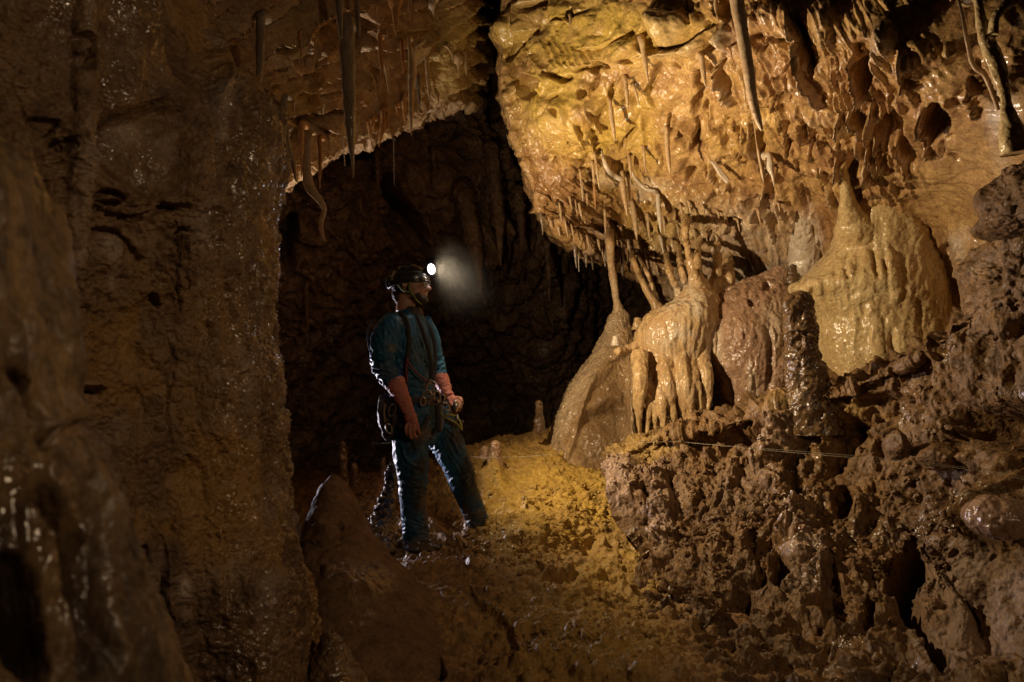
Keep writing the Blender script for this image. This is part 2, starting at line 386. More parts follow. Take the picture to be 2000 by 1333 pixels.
PT(Z2, 1340, 770, 45, 40, -30, 0.10); PT(Z2, 940, 630, 30, 20, 30, 0.06); PT(Z2, 620, 880, 60, 30, 0, 0.07); PT(Z2, 790, 890, 40, 40, 30, 0.08)
PT(Z2, 700, 700, 30, 60, 20, 0.04); PT(Z2, 1910, 570, 25, 50, -30, 0.05); R(Z2, 5, 0.05, (1840, 330), (1900, 480), (1920, 680))
G(Z2, 4, 0.05, (560, 850), (700, 800), (900, 860), (1120, 900), (1250, 920)); S(Z2, 10, 0.06, (830, 1010), (870, 940), (960, 950), (1040, 1050))
R(Z2, 4, 0.05, (880, 1120), (960, 1150), (1030, 1200), (1100, 1300)); PT(Z2, 760, 900, 20, 40, 30, 0.05); S(Z2, 16, 0.10, (1040, 1060), (1150, 1060), (1250, 1080))
PT(Z2, 1080, 1130, 50, 50, 0, 0.08); PT(Z2, 1210, 1150, 60, 90, 10, 0.10); PT(Z2, 1750, 850, 40, 60, -20, 0.08); G(Z2, 4, 0.06, (1700, 830), (1800, 850), (1840, 960), (1900, 1050))
R(Z2, 6, 0.12, (1390, 800), (1450, 890), (1560, 960), (1660, 1000), (1690, 900)); R(Z2, 4, 0.10, (1360, 900), (1420, 1010), (1500, 1100), (1620, 1150), (1650, 1300))
R(Z2, 5, 0.10, (1760, 1040), (1850, 1120), (1900, 1210), (2000, 1270)); G(Z2, 5, 0.08, (1740, 1100), (1820, 1200), (1900, 1280))
# right of centre
BP(Z3, 420, 360, 280, 230, 0, 0.26); PT(Z3, 90, 520, 110, 140, 0, 0.32); S(Z3, 16, 0.16, (130, 690), (300, 660), (550, 590), (780, 480), (1000, 330)); G(Z3, 5, 0.10, (110, 640), (320, 630), (560, 590), (780, 490), (900, 380))
PT(Z3, 880, 300, 35, 60, 30, 0.12); PT(Z3, 1100, 130, 90, 150, 0, 0.22); R(Z3, 4, 0.08, (970, 0), (990, 150), (1030, 280)); PT(Z3, 950, 570, 45, 120, 22, 0.22)
PT(Z3, 770, 60, 30, 50, 10, 0.06); G(Z3, 4, 0.05, (610, 0), (630, 130), (690, 270), (700, 340))
BP(Z3, 1100, 500, 110, 150, -20, 0.13); PT(Z3, 1100, 690, 40, 30, 0, 0.10); BP(Z3, 750, 620, 170, 90, -25, 0.10)
G(Z3, 7, 0.18, (300, 800), (230, 880), (170, 1020), (100, 1150), (70, 1300)); G(Z4, 6, 0.14, (70, 60), (130, 140), (220, 230)); PT(Z3, 520, 830, 50, 50, 0, 0.08)
R(Z3, 4, 0.11, (1080, 680), (1045, 850), (1050, 960), (1150, 1060), (1180, 1180), (1300, 1260)); G(Z3, 5, 0.10, (1110, 720), (1080, 880), (1180, 1000), (1200, 1120))
PT(Z3, 850, 850, 30, 80, 0, 0.10); G(Z3, 6, 0.12, (860, 780), (940, 880), (1030, 910)); G(Z3, 7, 0.16, (760, 900), (750, 1100), (800, 1150)); PT(Z3, 800, 1170, 50, 100, 10, 0.20)
PT(Z3, 1500, 500, 90, 45, 0, 0.12); G(Z3, 5, 0.10, (1640, 500), (1800, 510), (2000, 530)); G(Z3, 5, 0.08, (1680, 500), (1640, 600), (1610, 660)); BP(Z3, 1600, 250, 260, 180, 0, 0.07)
PT(Z3, 1530, 1100, 60, 120, 0, 0.14); PT(Z3, 1860, 970, 80, 30, 0, 0.08); PT(Z3, 1850, 1260, 80, 50, 0, 0.12); R(Z3, 4, 0.06, (1790, 1180), (1760, 1280), (1790, 1400))
PT(Z3, 1980, 1200, 30, 80, 0, 0.1); R(Z3, 5, 0.05, (1960, 900), (1920, 1050), (1960, 1250)); G(Z3, 3, 0.04, (1600, 1180), (1780, 1200)); 
PT(Z4, 730, 160, 60, 140, 15, 0.20); PT(Z4, 850, 200, 35, 90, 0, 0.12); PT(Z4, 745, 520, 40, 160, 5, 0.22); PT(Z4, 740, 720, 80, 90, 0, 0.28); PT(Z4, 680, 1020, 60, 90, 15, 0.24)
R(Z4, 5, 0.10, (420, 260), (480, 340), (600, 420), (680, 510), (690, 620)); G(Z4, 5, 0.12, (400, 280), (380, 380), (460, 480), (540, 560), (640, 700)); G(Z4, 5, 0.08, (460, 600), (560, 660), (640, 720))
PT(Z4, 420, 520, 70, 50, 40, 0.12); BP(Z4, 290, 120, 200, 140, 0, 0.06); BP(Z4, 950, 520, 160, 180, 30, 0.10); BP(Z4, 1000, 740, 150, 120, 0, 0.08); BP(Z4, 500, 800, 130, 170, 0, 0.06)
G(Z4, 5, 0.10, (870, 300), (980, 430), (1080, 520), (1140, 690)); R(Z4, 5, 0.06, (890, 180), (960, 400), (1070, 500), (1120, 680)); G(Z4, 6, 0.10, (1140, 300), (1260, 380), (1300, 560), (1360, 700))
R(Z4, 5, 0.08, (1080, 200), (1200, 350), (1270, 500), (1350, 680), (1420, 730)); PT(Z4, 1430, 540, 60, 50, 30, 0.10); PT(Z4, 1570, 600, 55, 130, -20, 0.20); G(Z4, 8, 0.20, (1560, 480), (1600, 700), (1650, 860), (1640, 1000), (1690, 1200))
R(Z4, 5, 0.12, (1320, 430), (1370, 600), (1500, 720), (1560, 880), (1640, 1100), (1640, 1250), (1600, 1330)); G(Z4, 6, 0.12, (1370, 500), (1480, 560), (1560, 740))
S(Z4, 9, 0.06, (1110, 740), (1240, 740), (1300, 850), (1340, 940)); G(Z4, 5, 0.07, (920, 850), (1050, 860), (1120, 850)); PT(Z4, 1460, 840, 60, 30, 20, 0.07)
R(Z4, 5, 0.10, (760, 820), (870, 930), (920, 1100), (1030, 1210), (1100, 1260)); R(Z4, 6, 0.14, (900, 880), (960, 980), (1010, 1090), (1130, 1180), (1180, 1130)); G(Z4, 6, 0.10, (900, 1000), (960, 1130), (1080, 1220), (1200, 1290))
R(Z4, 4, 0.07, (1160, 1110), (1300, 1150), (1400, 1220), (1520, 1320)); PT(Z4, 1930, 680, 30, 130, 0, 0.14); G(Z4, 6, 0.08, (1880, 330), (1960, 380), (2000, 450)); R(Z4, 4, 0.05, (1780, 300), (1900, 440), (1900, 700))
R(Z4, 6, 0.10, (1690, 760), (1700, 900), (1690, 1020), (1740, 1200)); G(Z4, 6, 0.10, (1750, 980), (1850, 1080), (1950, 1180)); G(Z4, 5, 0.08, (260, 1160), (380, 1190), (560, 1210)); PT(Z4, 60, 560, 25, 70, -30, 0.06)
R(Z4, 4, 0.07, (170, 600), (240, 720), (300, 880), (340, 950)); G(Z4, 5, 0.06, (260, 760), (320, 900), (340, 990)); R(Z4, 4, 0.06, (40, 740), (60, 850), (200, 980), (270, 1010)); PT(Z4, 220, 445, 18, 18, 0, 0.05)
# lower fringe of curtains
for pts, h_ in (([(0, 110), (110, 170), (220, 250), (400, 330), (560, 380), (600, 440)], .09), ([(40, 210), (80, 400), (180, 480), (290, 560), (400, 600), (480, 720), (525, 840)], .11),
                ([(0, 470), (60, 570), (150, 640), (230, 660), (280, 740)], .09), ([(440, 500), (510, 620), (560, 690), (580, 800)], .10), ([(780, 130), (820, 230), (900, 310)], .08),
                ([(1030, 230), (1100, 290), (1160, 410), (1230, 490), (1290, 600), (1310, 650)], .12), ([(1090, 440), (1150, 490), (1190, 600)], .08), ([(1310, 480), (1360, 600), (1450, 700), (1520, 850), (1560, 980), (1660, 1080), (1740, 1230)], .14),
                ([(830, 620), (880, 700), (890, 850)], .08), ([(890, 720), (960, 790), (1000, 1000)], .10), ([(900, 840), (1040, 930), (1150, 1080), (1240, 1180), (1300, 1310)], .12), ([(1040, 860), (1180, 960), (1270, 1080), (1350, 1190)], .10),
                ([(1330, 950), (1420, 1050), (1480, 1180), (1520, 1300)], .10), ([(1140, 0), (1220, 50), (1340, 100), (1400, 160), (1420, 240)], .10), ([(610, 380), (670, 450), (690, 640)], .08)):
    R(Z5, 5, h_, *pts)
for x, y, rx, ry, an, dp in ((70, 210, 40, 20, 30, .08), (320, 420, 25, 50, 0, .08), (790, 480, 60, 50, 40, .12), (830, 550, 25, 60, 0, .1), (620, 640, 30, 30, 0, .12), (820, 820, 25, 60, 0, .1),
                             (1290, 170, 50, 90, -20, .14), (1340, 420, 40, 120, 0, .16), (1360, 690, 60, 40, 40, .12), (1600, 330, 60, 60, 0, .12), (1440, 820, 40, 60, 0, .12), (1500, 540, 60, 60, 40, .10),
                             (1390, 1110, 25, 80, 20, .14), (1840, 1000, 30, 130, -5, .18), (1910, 680, 40, 60, 0, .1), (300, 820, 50, 80, 20, .15), (1740, 240, 40, 30, 0, .1), (1910, 250, 30, 30, 0, .1)):
    PT(Z5, x, y, rx, ry, an, dp)
G(Z5, 6, .10, (1440, 400), (1560, 520), (1640, 680), (1660, 770)); G(Z5, 6, .10, (1700, 300), (1820, 400), (1860, 500), (1980, 640)); G(Z5, 5, .08, (1420, 150), (1580, 220), (1700, 330))
for pts, h_ in (([(560, 80), (640, 180), (760, 250), (800, 330)], .10), ([(680, 0), (740, 110), (850, 210), (920, 300), (960, 470)], .12), ([(1050, 0), (1020, 180), (1120, 320), (1230, 410), (1340, 500), (1400, 600)], .13),
                ([(1170, 100), (1220, 230), (1290, 380), (1390, 500), (1410, 620)], .10), ([(1340, 250), (1420, 370), (1470, 480)], .08), ([(1040, 250), (1100, 410), (1150, 560), (1200, 800)], .08), ([(310, 180), (370, 260), (430, 320), (490, 500)], .08),
                ([(650, 440), (560, 480), (540, 590)], .07), ([(730, 520), (830, 680), (880, 850), (930, 1000)], .05), ([(780, 420), (900, 480), (1000, 650), (1060, 900)], .05), ([(100, 830), (170, 980), (220, 1150), (260, 1300)], .10), ([(270, 450), (330, 600), (420, 800), (470, 900)], .08)):
    R(Z6, 5.5, h_, *pts)
for x, y, rx, ry, an, dp in ((310, 550, 40, 130, -20, .14), (430, 720, 30, 130, -25, .10), (300, 720, 30, 80, 0, .10), (700, 430, 60, 50, 30, .14), (600, 400, 40, 40, 0, .08), (1180, 400, 45, 120, -35, .14), (880, 170, 90, 40, 40, .12), (640, 80, 90, 50, 30, .10),
                             (1100, 170, 30, 80, -30, .12), (1340, 360, 25, 60, -10, .08), (1460, 400, 25, 80, -10, .08), (1590, 200, 40, 140, -15, .10), (100, 1020, 25, 100, 0, .14), (390, 140, 70, 60, 30, .10), (150, 250, 50, 40, 0, .08), (1010, 250, 40, 70, -30, .1)):
    PT(Z6, x, y, rx, ry, an, dp)
# far right of the wall
BP(ZR, 600, 130, 110, 130, 0, 0.10); S(ZR, 16, 0.14, (390, 20), (440, 160), (500, 260), (520, 400)); G(ZR, 8, 0.16, (430, 40), (500, 200), (550, 320), (560, 420))
G(ZR, 4, 0.07, (300, 230), (400, 235), (480, 240)); G(ZR, 3, 0.05, (640, 190), (660, 400), (690, 600)); R(ZR, 5, 0.06, (600, 100), (640, 170), (650, 190))
PT(ZR, 860, 300, 60, 80, 0, 0.12); PT(ZR, 860, 430, 55, 90, 0, 0.22); R(ZR, 5, 0.10, (810, 290), (795, 400), (840, 520), (860, 600)); BP(ZR, 940, 260, 90, 120, 10, 0.12)
R(ZR, 6, 0.10, (1060, 280), (1080, 420), (1090, 520)); PT(ZR, 1120, 460, 60, 20, 10, 0.07); R(ZR, 5, 0.08, (1320, 250), (1320, 330)); BP(ZR, 1170, 330, 120, 90, 0, 0.06)
PT(ZR, 1265, 720, 70, 130, 12, 0.30); R(ZR, 6, 0.14, (1175, 600), (1190, 720), (1200, 820), (1240, 930)); PT(ZR, 1340, 800, 30, 20, 0, 0.06); PT(ZR, 1300, 880, 15, 50, 0, 0.05)
for pts, h_ in (([(770, 600), (800, 700), (880, 800), (930, 950)], .12), ([(850, 590), (850, 680), (910, 760), (960, 900), (980, 940)], .11), ([(890, 590), (910, 640), (905, 700)], .08), ([(730, 610), (720, 680), (735, 750)], .09), ([(790, 760), (860, 860), (890, 960), (910, 1060)], .12),
                ([(500, 700), (530, 800), (550, 930)], .06), ([(1520, 400), (1560, 500), (1640, 620)], .12), ([(1440, 480), (1480, 620), (1500, 700)], .08), ([(390, 0), (440, 200), (505, 300), (515, 420), (600, 540), (640, 620)], .09), ([(200, 660), (240, 780), (290, 880), (310, 940)], .1),
                ([(150, 740), (200, 820), (270, 900)], .08), ([(1010, 830), (1080, 950), (1110, 1040)], .08), ([(700, 860), (720, 960), (740, 1100)], .10), ([(600, 940), (650, 1040), (700, 1180)], .09), ([(40, 330), (30, 420), (90, 520), (150, 580)], .07), ([(0, 980), (90, 1060), (160, 1180)], .09), ([(130, 1080), (220, 1140), (240, 1230)], .08)):
    R(ZR, 6, h_, *pts)
for x, y, rx, ry, an, dp in ((540, 770, 50, 90, -15, .14), (1000, 750, 80, 90, 20, .20), (1090, 880, 40, 110, -20, .16), (830, 660, 30, 90, -10, .16), (1570, 500, 30, 110, -25, .18), (1500, 500, 30, 60, -20, .10), (360, 560, 40, 20, 0, .08), (430, 540, 60, 20, 20, .1),
                             (790, 900, 90, 60, 20, .14), (790, 1050, 60, 90, -10, .20), (510, 1160, 25, 90, -15, .12), (700, 780, 30, 30, 0, .12), (660, 1010, 60, 50, 30, .12), (230, 240, 50, 50, 0, .10), (1480, 580, 40, 30, 0, .1), (1380, 600, 50, 25, 30, .08), (1370, 920, 30, 18, 30, .06),
                             (420, 420, 20, 80, 0, .08), (400, 700, 50, 30, 40, .08), (1020, 560, 20, 40, 10, .06), (300, 1000, 40, 50, 0, .14), (1010, 960, 60, 30, 50, .14)):
    PT(ZR, x, y, rx, ry, an, dp)
G(ZR, 6, .10, (960, 660), (1040, 720), (1170, 780)); G(ZR, 4, .05, (240, 560), (450, 580), (700, 600))
R(Z8, 5, .05, (880, 420), (860, 500), (900, 600)); PT(Z8, 930, 420, 30, 30, 0, .06); PT(Z8, 1080, 530, 30, 40, 0, .08); BP(Z8, 1040, 420, 90, 130, 0, .05)

def flow_ridges(p, x, y, ang, s_long, s_cross, seed):
    """sharp crests running along a direction of the surface"""
    a = rad(ang); u = (x * math.cos(a) + y * math.sin(a)); v = (-x * math.sin(a) + y * math.cos(a))
    q = np.stack([u / s_long, v / s_cross, p[:, 1] * 0.6 + seed], 1)
    q[:, 1] += 0.7 * noise(q * 0.8 + 9)
    n1 = np.abs(noise(q)); n2 = np.abs(noise(q * 2.1 + 5))
    return (1 - np.minimum(1, n1 * 2.6)) ** 2 + 0.45 * (1 - np.minimum(1, n2 * 2.6)) ** 2

def disp_rw(x, y, p):
    wx = 5 * fbm(p, 5, 3, seed=1); wy = 5 * fbm(p, 5, 3, seed=2)
    h = apply_feats(x, y, FE, (wx, wy)) * 0.85
    smooth_zone = sstep(1330, 1480, x) * sstep(400, 470, y)          # striped calm wall low right
    calm = np.clip(sstep(1520, 1570, x) * sstep(110, 60, y) + smooth_zone + 0.75 * sstep(1740, 1800, x) * sstep(200, 260, y), 0, 1)
    q = p + 0.25 * np.stack([fbm(p, 3, 3, seed=3), fbm(p, 3, 3, seed=4), fbm(p, 3, 3, seed=5)], 1)
    bl = billow(q, 3.4, 3, 0.38, seed=2)
    h += (0.055 * (bl - 0.4)) * (1 - 0.8 * calm)
    f1, f2, _ = worley(q, 6.5, 1); h += 0.018 * (np.minimum(f2 - f1, 0.5) - 0.2) * (1 - calm)
    diag = sstep(330, 420, y + 0.15 * (x - 1100)) * sstep(1500, 1380, x)
    h += 0.055 * flow_ridges(p, x, y, 35, 110, 17, 3) * diag
    vert = sstep(1360, 1500, x) * sstep(1900, 1700, x) * sstep(560, 420, y)
    h += 0.045 * flow_ridges(p, x, y, 62, 120, 20, 6) * vert * (1 - 0.6 * calm)
    h += 0.035 * flow_ridges(p, x, y, 78, 160, 16, 8) * smooth_zone
    h += 0.09 * fbm(p, 1.3, 3, seed=6) + 0.009 * fbm(p, 14, 4, 0.6, seed=7) * (1 - 0.5 * calm)
    h += 0.005 * billow(p, 26, 2, seed=9) * (1 - 0.4 * calm)
    return h

def blob_mask(x, y, items):
    o = np.zeros(len(x))
    for cx, cy, rx, ry, s in items: o = np.maximum(o, s * sstep(1.3, 0.4, np.hypot((x - cx) / rx, (y - cy) / ry)))
    return o

def attr_rw(x, y, p, h):
    n = fbm(p, 5, 4, seed=11)
    ye = blob_mask(x, y, [(1150, 70, 200, 80, 1), (1080, 180, 90, 70, 1), (1200, 260, 120, 110, .8), (1120, 250, 110, 80, .6), (1330, 60, 90, 60, .5), (1300, 430, 120, 60, .5), (1450, 250, 90, 90, .25)])  # yellow of the headlamp beam, painted into the rock colour
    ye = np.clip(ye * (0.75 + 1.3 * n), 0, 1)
    pale = blob_mask(x, y, [(1575, 480, 34, 75, 1.1), (1415, 520, 14, 60, 1), (1190, 345, 50, 16, .8), (1400, 440, 110, 60, .45), (1470, 500, 110, 80, .6), (1500, 440, 60, 70, .35), (1880, 490, 35, 50, .5), (1960, 240, 40, 90, .6), (1420, 80, 25, 40, .5), (1265, 355, 60, 14, .5), (1350, 570, 60, 90, .4)])
    pale = np.clip(pale * (0.8 + 1.5 * n) + 0.5 * sstep(0.06, 0.14, h) * 0.6, 0, 1)
    wet = blob_mask(x, y, [(1070, 110, 80, 45, 1), (1160, 90, 120, 60, .8), (1490, 60, 50, 30, 1), (1540, 430, 40, 60, 1), (1380, 350, 50, 40, 1), (1620, 360, 20, 50, 1), (1880, 490, 40, 60, 1), (1575, 480, 34, 75, .8), (1960, 220, 40, 80, .8), (1350, 520, 60, 80, .7), (1180, 60, 80, 40, .8), (1640, 300, 70, 60, .5)])
    wet = np.clip(wet * sstep(-0.15, 0.15, fbm(p, 12, 3, seed=12)), 0, 1)
    return dict(pale=pale, stain_shading=ye, wet=wet)

RWC = [
 [(1060,-200,11),(990,-200,7.4),(1030,-200,6.7),(1150,-200,6.1),(1300,-200,5.6),(1450,-200,5.1),(1620,-200,4.85),(1820,-200,4.55),(2250,-200,4.0)],
 [(1060,0,11),(985,0,7.2),(1022,0,6.6),(1150,0,6.05),(1300,0,5.55),(1450,0,5.05),(1620,0,4.75),(1820,0,4.43),(2250,0,3.9)],
 [(1060,120,11),(978,120,7.1),(1018,120,6.6),(1150,120,6.0),(1300,120,5.55),(1455,120,5.1),(1625,120,4.72),(1825,120,4.4),(2250,120,4.1)],
 [(1080,240,11),(990,240,7.1),(1035,240,6.6),(1160,240,6.0),(1310,240,5.6),(1460,240,5.2),(1630,240,4.8),(1830,240,4.4),(2250,240,3.7)],
 [(1100,330,11),(1022,340,7.2),(1065,340,6.7),(1190,345,6.15),(1330,350,5.75),(1480,360,5.35),(1650,360,4.95),(1840,360,4.55),(2250,360,3.85)],
 [(1130,400,11),(1050,405,7.3),(1100,425,6.8),(1210,450,6.35),(1350,470,5.95),(1490,470,5.5),(1660,470,5.1),(1850,470,4.75),(2250,470,4.0)],
 [(1180,430,11),(1085,450,7.6),(1150,493,6.85),(1240,540,6.7),(1355,580,6.3),(1500,570,5.8),(1670,590,5.35),(1860,600,4.95),(2250,600,4.1)],
 [(1220,430,12),(1170,450,10),(1200,485,9.4),(1290,540,8.2),(1400,700,6.9),(1520,740,6.1),(1680,760,5.6),(1870,760,5.2),(2250,760,4.3)],
 [(1250,400,13),(1220,450,12),(1260,480,12),(1340,580,10),(1430,880,7.2),(1530,920,6.3),(1690,920,5.8),(1880,920,5.4),(2250,920,4.4)]]
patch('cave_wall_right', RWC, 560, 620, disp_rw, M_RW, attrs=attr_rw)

# ------------------------------------------------------------------ back wall
def disp_back(x, y, p):
    q = p + 0.35 * np.stack([fbm(p, 1.6, 3, seed=21), fbm(p, 1.6, 3, seed=22), fbm(p, 1.6, 3, seed=23)], 1)
    f1, f2, cid = worley(q * np.array([1, 1, 1.25]), 2.6, 5); g1, g2, cid2 = worley(q, 6.0, 8)
    up = sstep(560, 420, y)
    h = up * (0.22 * (cid - 0.5) + 0.16 * np.minimum(f2 - f1, 0.4) + 0.10 * (cid2 - 0.5) + 0.06 * np.minimum(g2 - g1, 0.4))
    fl = 1 - up
    h += fl * 0.30 * (billow(q * np.array([1, 1, 0.35]), 2.6, 4, seed=24) - 0.4)
    h += 0.35 * fbm(p, 0.8, 4, seed=25) + 0.07 * fbm(p, 5, 5, 0.6, seed=26)
    h += apply_feats(x, y, [('g', [(758, 340), (770, 380), (800, 440), (815, 480)], 16, 0.9), ('p', 790, 440, 34, 40, 0, 0.8), ('g', [(1005, 240), (1020, 330), (1040, 400)], 16, 1.2), ('p', 560, 470, 20, 60, 0, .5),
                            ('r', [(905, 400), (925, 480), (938, 575)], 34, 0.5), ('r', [(960, 390), (970, 450), (975, 520)], 26, .35), ('g', [(540, 700), (600, 640), (680, 600), (740, 560)], 14, .3),
                            ('g', [(950, -60), (965, 80), (968, 220)], 22, 2.0), ('p', 690, 300, 40, 12, 0, .3)], (12 * fbm(p, 2, 3), 12 * fbm(p, 2, 3, seed=3)))
    return h
BK = []
for y, ds in ((-260, (9, 8.6, 8.8, 9.3, 9.8, 10, 10, 9)), (60, (9, 8.6, 8.8, 9.2, 9.7, 10, 10, 9)), (250, (8.8, 8.3, 8.6, 9.0, 9.5, 10, 10, 9)), (420, (8.6, 8.3, 8.7, 9.3, 9.8, 10.3, 10.5, 9)),
              (560, (8.7, 8.7, 9.4, 10.4, 10.8, 11, 11, 9)), (720, (9, 9.2, 10.8, 12.6, 12.8, 12, 11, 9)), (880, (9.5, 10, 12, 13.5, 13.5, 12, 11, 9)), (1200, (10, 10.5, 12, 13, 13, 12, 11, 9))):
    BK.append([(x_, y, d_) for x_, d_ in zip((250, 520, 700, 850, 980, 1120, 1350, 1900), ds)])
patch('cave_wall_back', BK, 420, 460, disp_back, M_BACK, attrs=lambda x, y, p, h: dict(wet=np.clip(sstep(0.1, 0.3, fbm(p, 4, 4, seed=31)) * sstep(380, 520, y), 0, 1), pale=np.zeros(len(x)), stain_shading=np.zeros(len(x))))

# ------------------------------------------------------------------ bedded ceiling, upper left
def disp_ceil(x, y, p):
    wv = fbm(p, 1.7, 3, seed=41)
    t = (y + 0.47 * (x - 500)) / 34.0 + 1.1 * wv + 0.25 * fbm(p, 6, 3, seed=42)
    f = t - np.floor(t); cell = np.floor(t)
    amp = 0.6 + 0.8 * (np.sin(cell * 12.9898) * 43758.5 % 1)
    h = 0.20 * (f ** 1.5) * amp * sstep(1.0, 0.93, f)
    t2 = t * 3.3 + 0.4; f_ = t2 - np.floor(t2); h += 0.018 * f_ * sstep(1, .9, f_)
    h += 0.14 * fbm(p, 1.1, 3, seed=43) + 0.012 * fbm(p, 9, 4, seed=44) + 0.03 * (billow(p, 5, 3, seed=45) - 0.4)
    h += apply_feats(x, y, [('p', 690, 60, 30, 50, 0, .2), ('p', 560, 90, 40, 30, 0, .12), ('b', 570, 70, 60, 50, 0, .15), ('b', 800, 60, 70, 40, 0, .12), ('p', 640, 160, 60, 20, -25, .12),
                            ('p', 620, 230, 60, 16, -25, .2), ('p', 560, 260, 50, 18, -25, .2), ('p', 590, 240, 30, 30, 0, .15), ('p', 740, 130, 40, 18, -20, .15)], (8 * fbm(p, 4, 3), 8 * fbm(p, 4, 3, seed=3)))
    lip = 358 - .40 * (x - 515); mk = sstep(lip - 70, lip - 5, y) * sstep(960, 900, x); ex = np.zeros((len(x), 3))
    ex[:, 2] = -.13 * mk * np.clip(ridged(p * np.array([1, .5, .2]), 4.5, 4, .6, seed=47) - .45, 0, 1)
    return h - .05 * mk, ex
CE = [
 [(300,-300,3.6),(420,-300,4.2),(520,-300,4.5),(620,-300,4.8),(720,-300,5.1),(820,-300,5.5),(900,-300,6.0),(938,-300,8.6),(950,-300,12.0)],
 [(300,-60,4.0),(420,-60,4.5),(520,-60,4.9),(620,-60,5.2),(720,-60,5.6),(820,-60,6.0),(900,-60,6.5),(938,-60,9.0),(950,-60,12.0)],
 [(300,80,4.3),(420,80,4.9),(520,80,5.3),(620,70,5.6),(720,60,6.0),(820,40,6.4),(900,30,6.8),(938,30,9.2),(950,20,12.0)],
 [(300,230,4.6),(420,220,5.2),(520,210,5.6),(620,190,6.0),(720,160,6.4),(820,130,6.8),(900,110,7.2),(938,100,9.4),(950,90,12.0)],
 [(300,360,4.9),(420,350,5.5),(520,330,5.9),(620,285,6.3),(720,245,6.8),(820,205,7.3),(900,175,7.6),(938,165,9.6),(950,160,12.0)],
 [(300,430,5.3),(420,400,5.8),(515,362,6.2),(620,312,6.6),(720,268,7.1),(820,225,7.6),(900,196,7.9),(938,190,9.9),(950,180,12.0)],
 [(300,380,6.6),(420,350,7.0),(520,320,7.3),(620,280,7.7),(720,230,8.2),(820,190,8.6),(900,160,9),(938,150,11.1),(950,140,12.0)],
 [(300,200,8.5),(420,200,9),(520,180,9.3),(620,150,9.5),(720,100,10),(820,50,10),(900,0,10.5),(938,0,12.6),(950,0,12.0)]]
def attr_ceil(x, y, p, h):
    n = fbm(p, 4, 4, seed=46)
    ye = blob_mask(x, y, [(880, 90, 90, 110, .8), (560, 180, 60, 30, .5), (560, 40, 70, 50, .4)]) * (0.8 + n)
    pale = blob_mask(x, y, [(540, 90, 70, 35, .7), (825, 95, 30, 20, .9), (640, 250, 90, 40, .3)]) * (0.8 + 1.2 * n)
    return dict(stain_shading=np.clip(ye, 0, 1), pale=np.clip(pale, 0, 1), wet=np.zeros(len(x)))
patch('cave_ceiling', CE, 420, 440, disp_ceil, M_CEIL, attrs=attr_ceil)

# ------------------------------------------------------------------ left pillar
def disp_col(x, y, p):
    dome = [('p', 290, 290, 118, 96, 0, 0.10), ('b', 325, 243, 26, 22, 0, 0.03), ('t', [(152, -60), (150, 80), (152, 200), (140, 330), (138, 450), (128, 560)], 26, .045), ('p', 150, 105, 30, 34, 0, .07), ('b', 150, 95, 20, 14, 0, .05),
            ('g', [(90, 285), (110, 290), (130, 280)], 12, .06), ('g', [(170, 385), (205, 375), (245, 395), (270, 380)], 8, .06), ('g', [(165, 455), (215, 452), (250, 480), (270, 515)], 7, .06), ('p', 352, 475, 16, 30, 0, .09), ('g', [(352, 480), (352, 560), (352, 610)], 5, .06), ('g', [(300, 570), (330, 600)], 7, .05),
            ('g', [(330, 430), (350, 445), (390, 460)], 7, .05), ('r', [(368, 460), (372, 520), (375, 570)], 4, .03), ('b', 185, 747, 34, 9, 0, .06), ('g', [(160, 760), (210, 765)], 5, .05), ('b', 120, 738, 14, 6, 0, .03), ('p', 450, 325, 10, 14, 0, .07), ('g', [(395, 90), (420, 120), (440, 150)], 5, .04),
            ('r', [(395, 60), (410, 110), (425, 160), (430, 230)], 14, .06), ('g', [(345, 60), (365, 90)], 5, .03), ('p', 418, 640, 8, 18, -15, .04), ('g', [(330, 640), (350, 720), (345, 800), (340, 880)], 5, .02), ('r', [(322, 1035), (330, 1100), (340, 1180), (355, 1230)], 4, .03), ('b', 330, 835, 10, 12, 0, .03),
            ('g', [(320, 1110), (325, 1180), (325, 1250)], 8, .05), ('p', 290, 1085, 12, 20, 0, .04), ('g', [(170, 400), (260, 425), (340, 400), (390, 410)], 9, .05), ('s', [(160, 385), (260, 400), (330, 392), (400, 420)], 30, -.05), ('g', [(455, 560), (460, 620)], 5, .03), ('p', 75, 255, 30, 20, 0, .05), ('b', 210, 500, 26, 40, 0, .03)]
    h = .8 * apply_feats(x, y, dome, (16 * fbm(p, 6, 4), 16 * fbm(p, 6, 4, seed=3)))
    calm = blob_mask(x, y, [(290, 290, 120, 100, 1), (230, 100, 180, 110, .9)])
    rough_ = (1 - 0.85 * calm)
    drip = sstep(330, 460, x)
    h += 0.040 * rough_ * fbm(p, 6, 5, 0.6, seed=51) + 0.13 * fbm(p * np.array([1, 1, .7]), 1.8, 3, seed=52)
    h += 0.02 * rough_ * (ridged(p * np.array([1, 1, .6]), 5, 4, .55, seed=59) - .6); h += 0.020 * drip * (billow(p * np.array([1, 1, 0.35]), 22, 3, 0.6, seed=53)) + 0.009 * billow(p, 40, 2, seed=54) * rough_ + 0.03 * drip * (ridged(p * np.array([1, 1, .12]), 7, 3, seed=66) - .5)
    jag = blob_mask(x, y, [(300, 420, 150, 50, 1), (100, 330, 70, 90, .8), (330, 520, 80, 120, .6), (190, 600, 90, 100, .5)])
    h += 0.075 * jag * (ridged(p * np.array([1, 1, 1.5]), 7, 4, 0.55, seed=55) - 0.6)
    h += 0.010 * rough_ * (billow(p * np.array([1, 1, .3]), 12, 3, seed=56))
    return h
LC = []
